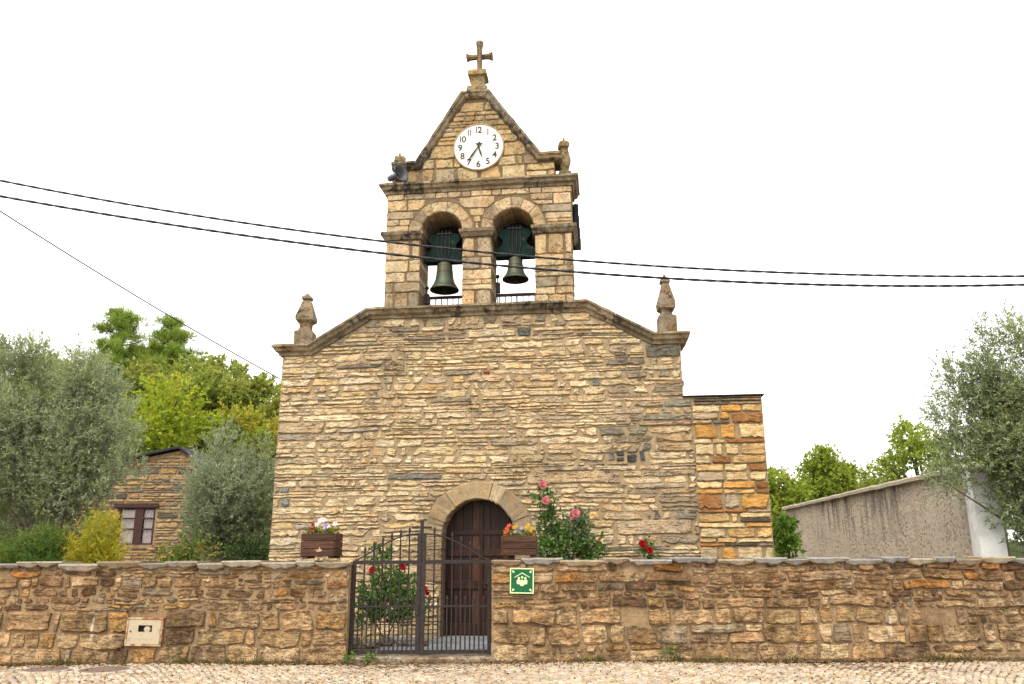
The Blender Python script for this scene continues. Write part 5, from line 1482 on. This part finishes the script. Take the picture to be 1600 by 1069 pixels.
X = rs.uniform(-10, 10, n); dens = .5 + .5 * np.sin(X * 1.1 + 1) * np.sin(X * .37 + 2); Y = 12.93 - np.abs(rs.exponential(.13, n)) * (.5 + dens)
sp_ = rs.random(n) < .30; Y = np.where(sp_, 13 - rs.random(n) ** 1.6 * 5, Y)
ok = ~((X > -2.5) & (X < -.4) & (Y > 12.88))
P = np.stack([X, Y, .006 + rs.random(n) * .03 * (1 - sp_) * np.clip((Y - 12.5) * 2, 0, 1) + .012 * sp_], 1)[ok]
D = unit(np.stack([rs.normal(size=len(P)), rs.normal(size=len(P)), rs.normal(0, .22, len(P))], 1))
V, Q = leaf_geo(P, D, rs.uniform(.02, .055, len(P)), rs.uniform(.012, .03, len(P)), rs, .15)
V[:, 2] = np.maximum(V[:, 2], .004)
pal = np.array([[.14, .07, .03], [.20, .11, .045], [.09, .05, .025], [.28, .17, .05], [.11, .09, .04]])
M['deadleaf'] = leaf_mat('dead_leaf', None, .1, .8)
o = fast_mesh('leaf_litter', V, Q, M['deadleaf'], None, np.repeat(pal[rs.randint(0, 5, len(P))] * rs.uniform(.7, 1.2, (len(P), 1)), 4, 0))
tag(o, 'brown dead leaves drifted along the foot of the wall', 'leaves', kind='stuff')
def tuft(n, xy, h, spread, rs):
    P = np.stack([xy[0] + rs.normal(0, spread, n), xy[1] - np.abs(rs.normal(0, .04, n)), np.full(n, .0)], 1)
    D = unit(np.stack([rs.normal(0, .4, n), rs.normal(-.2, .3, n), rs.uniform(.5, 1.2, n)], 1)); return P, D, rs.uniform(.4, 1.0, n) * h
Ps, Ds, Ls = [], [], []
for x in list(rs.uniform(-7.8, -3, 8)) + [-5.0, -4.4, -4.1, -3.6] + list(rs.uniform(0.8, 7.8, 16)) + [2.6, 2.9, 3.1]:
    p, d, l = tuft(rs.randint(25, 80), (x, 12.94), rs.uniform(.06, .15), rs.uniform(.06, .2), rs); Ps.append(p); Ds.append(d); Ls.append(l)
P, D, L = np.concatenate(Ps), np.concatenate(Ds), np.concatenate(Ls)
V, Q = leaf_geo(P, D, L, np.maximum(.006, L * .13), rs, .1)
pal = np.array([[.12, .13, .03], [.09, .12, .025], [.18, .15, .05], [.14, .10, .04]])
o = fast_mesh('weeds', V, Q, M['leaf'], None, np.repeat(pal[rs.randint(0, 4, len(P))] * rs.uniform(.7, 1.2, (len(P), 1)), 4, 0)); tag(o, 'dry weeds and moss along the foot of the wall', 'weeds', kind='stuff')
for x, y, z, s, lab in ((-2.45, 12.93, .0, .11, 'small green weed at the gate post end of the sill'), (-2.13, 12.92, .0, .10, 'small green weed under the middle of the rose-side gate leaf'), (2.30, 12.90, 0, .20, 'leafy green weed growing at the foot of the wall')):
    shr = np.random.RandomState(int(100 * abs(x))); grow('weed_plant', lab, 'weed', (x, y, z), [([(x, y, z), (x, y, z + s)], [.004, .002])], [((x, y, z + s * .6), (s * .7, s * .4, s * .5), 22)], (.03, .055, .5), [(2, (.11, .19, .03)), (1, (.17, .22, .05))], shr, 'weeds by the wall', 'leaf', M['stem'], 1, s * .6, .5, 6, .1, crown='foliage', trunk='stems')
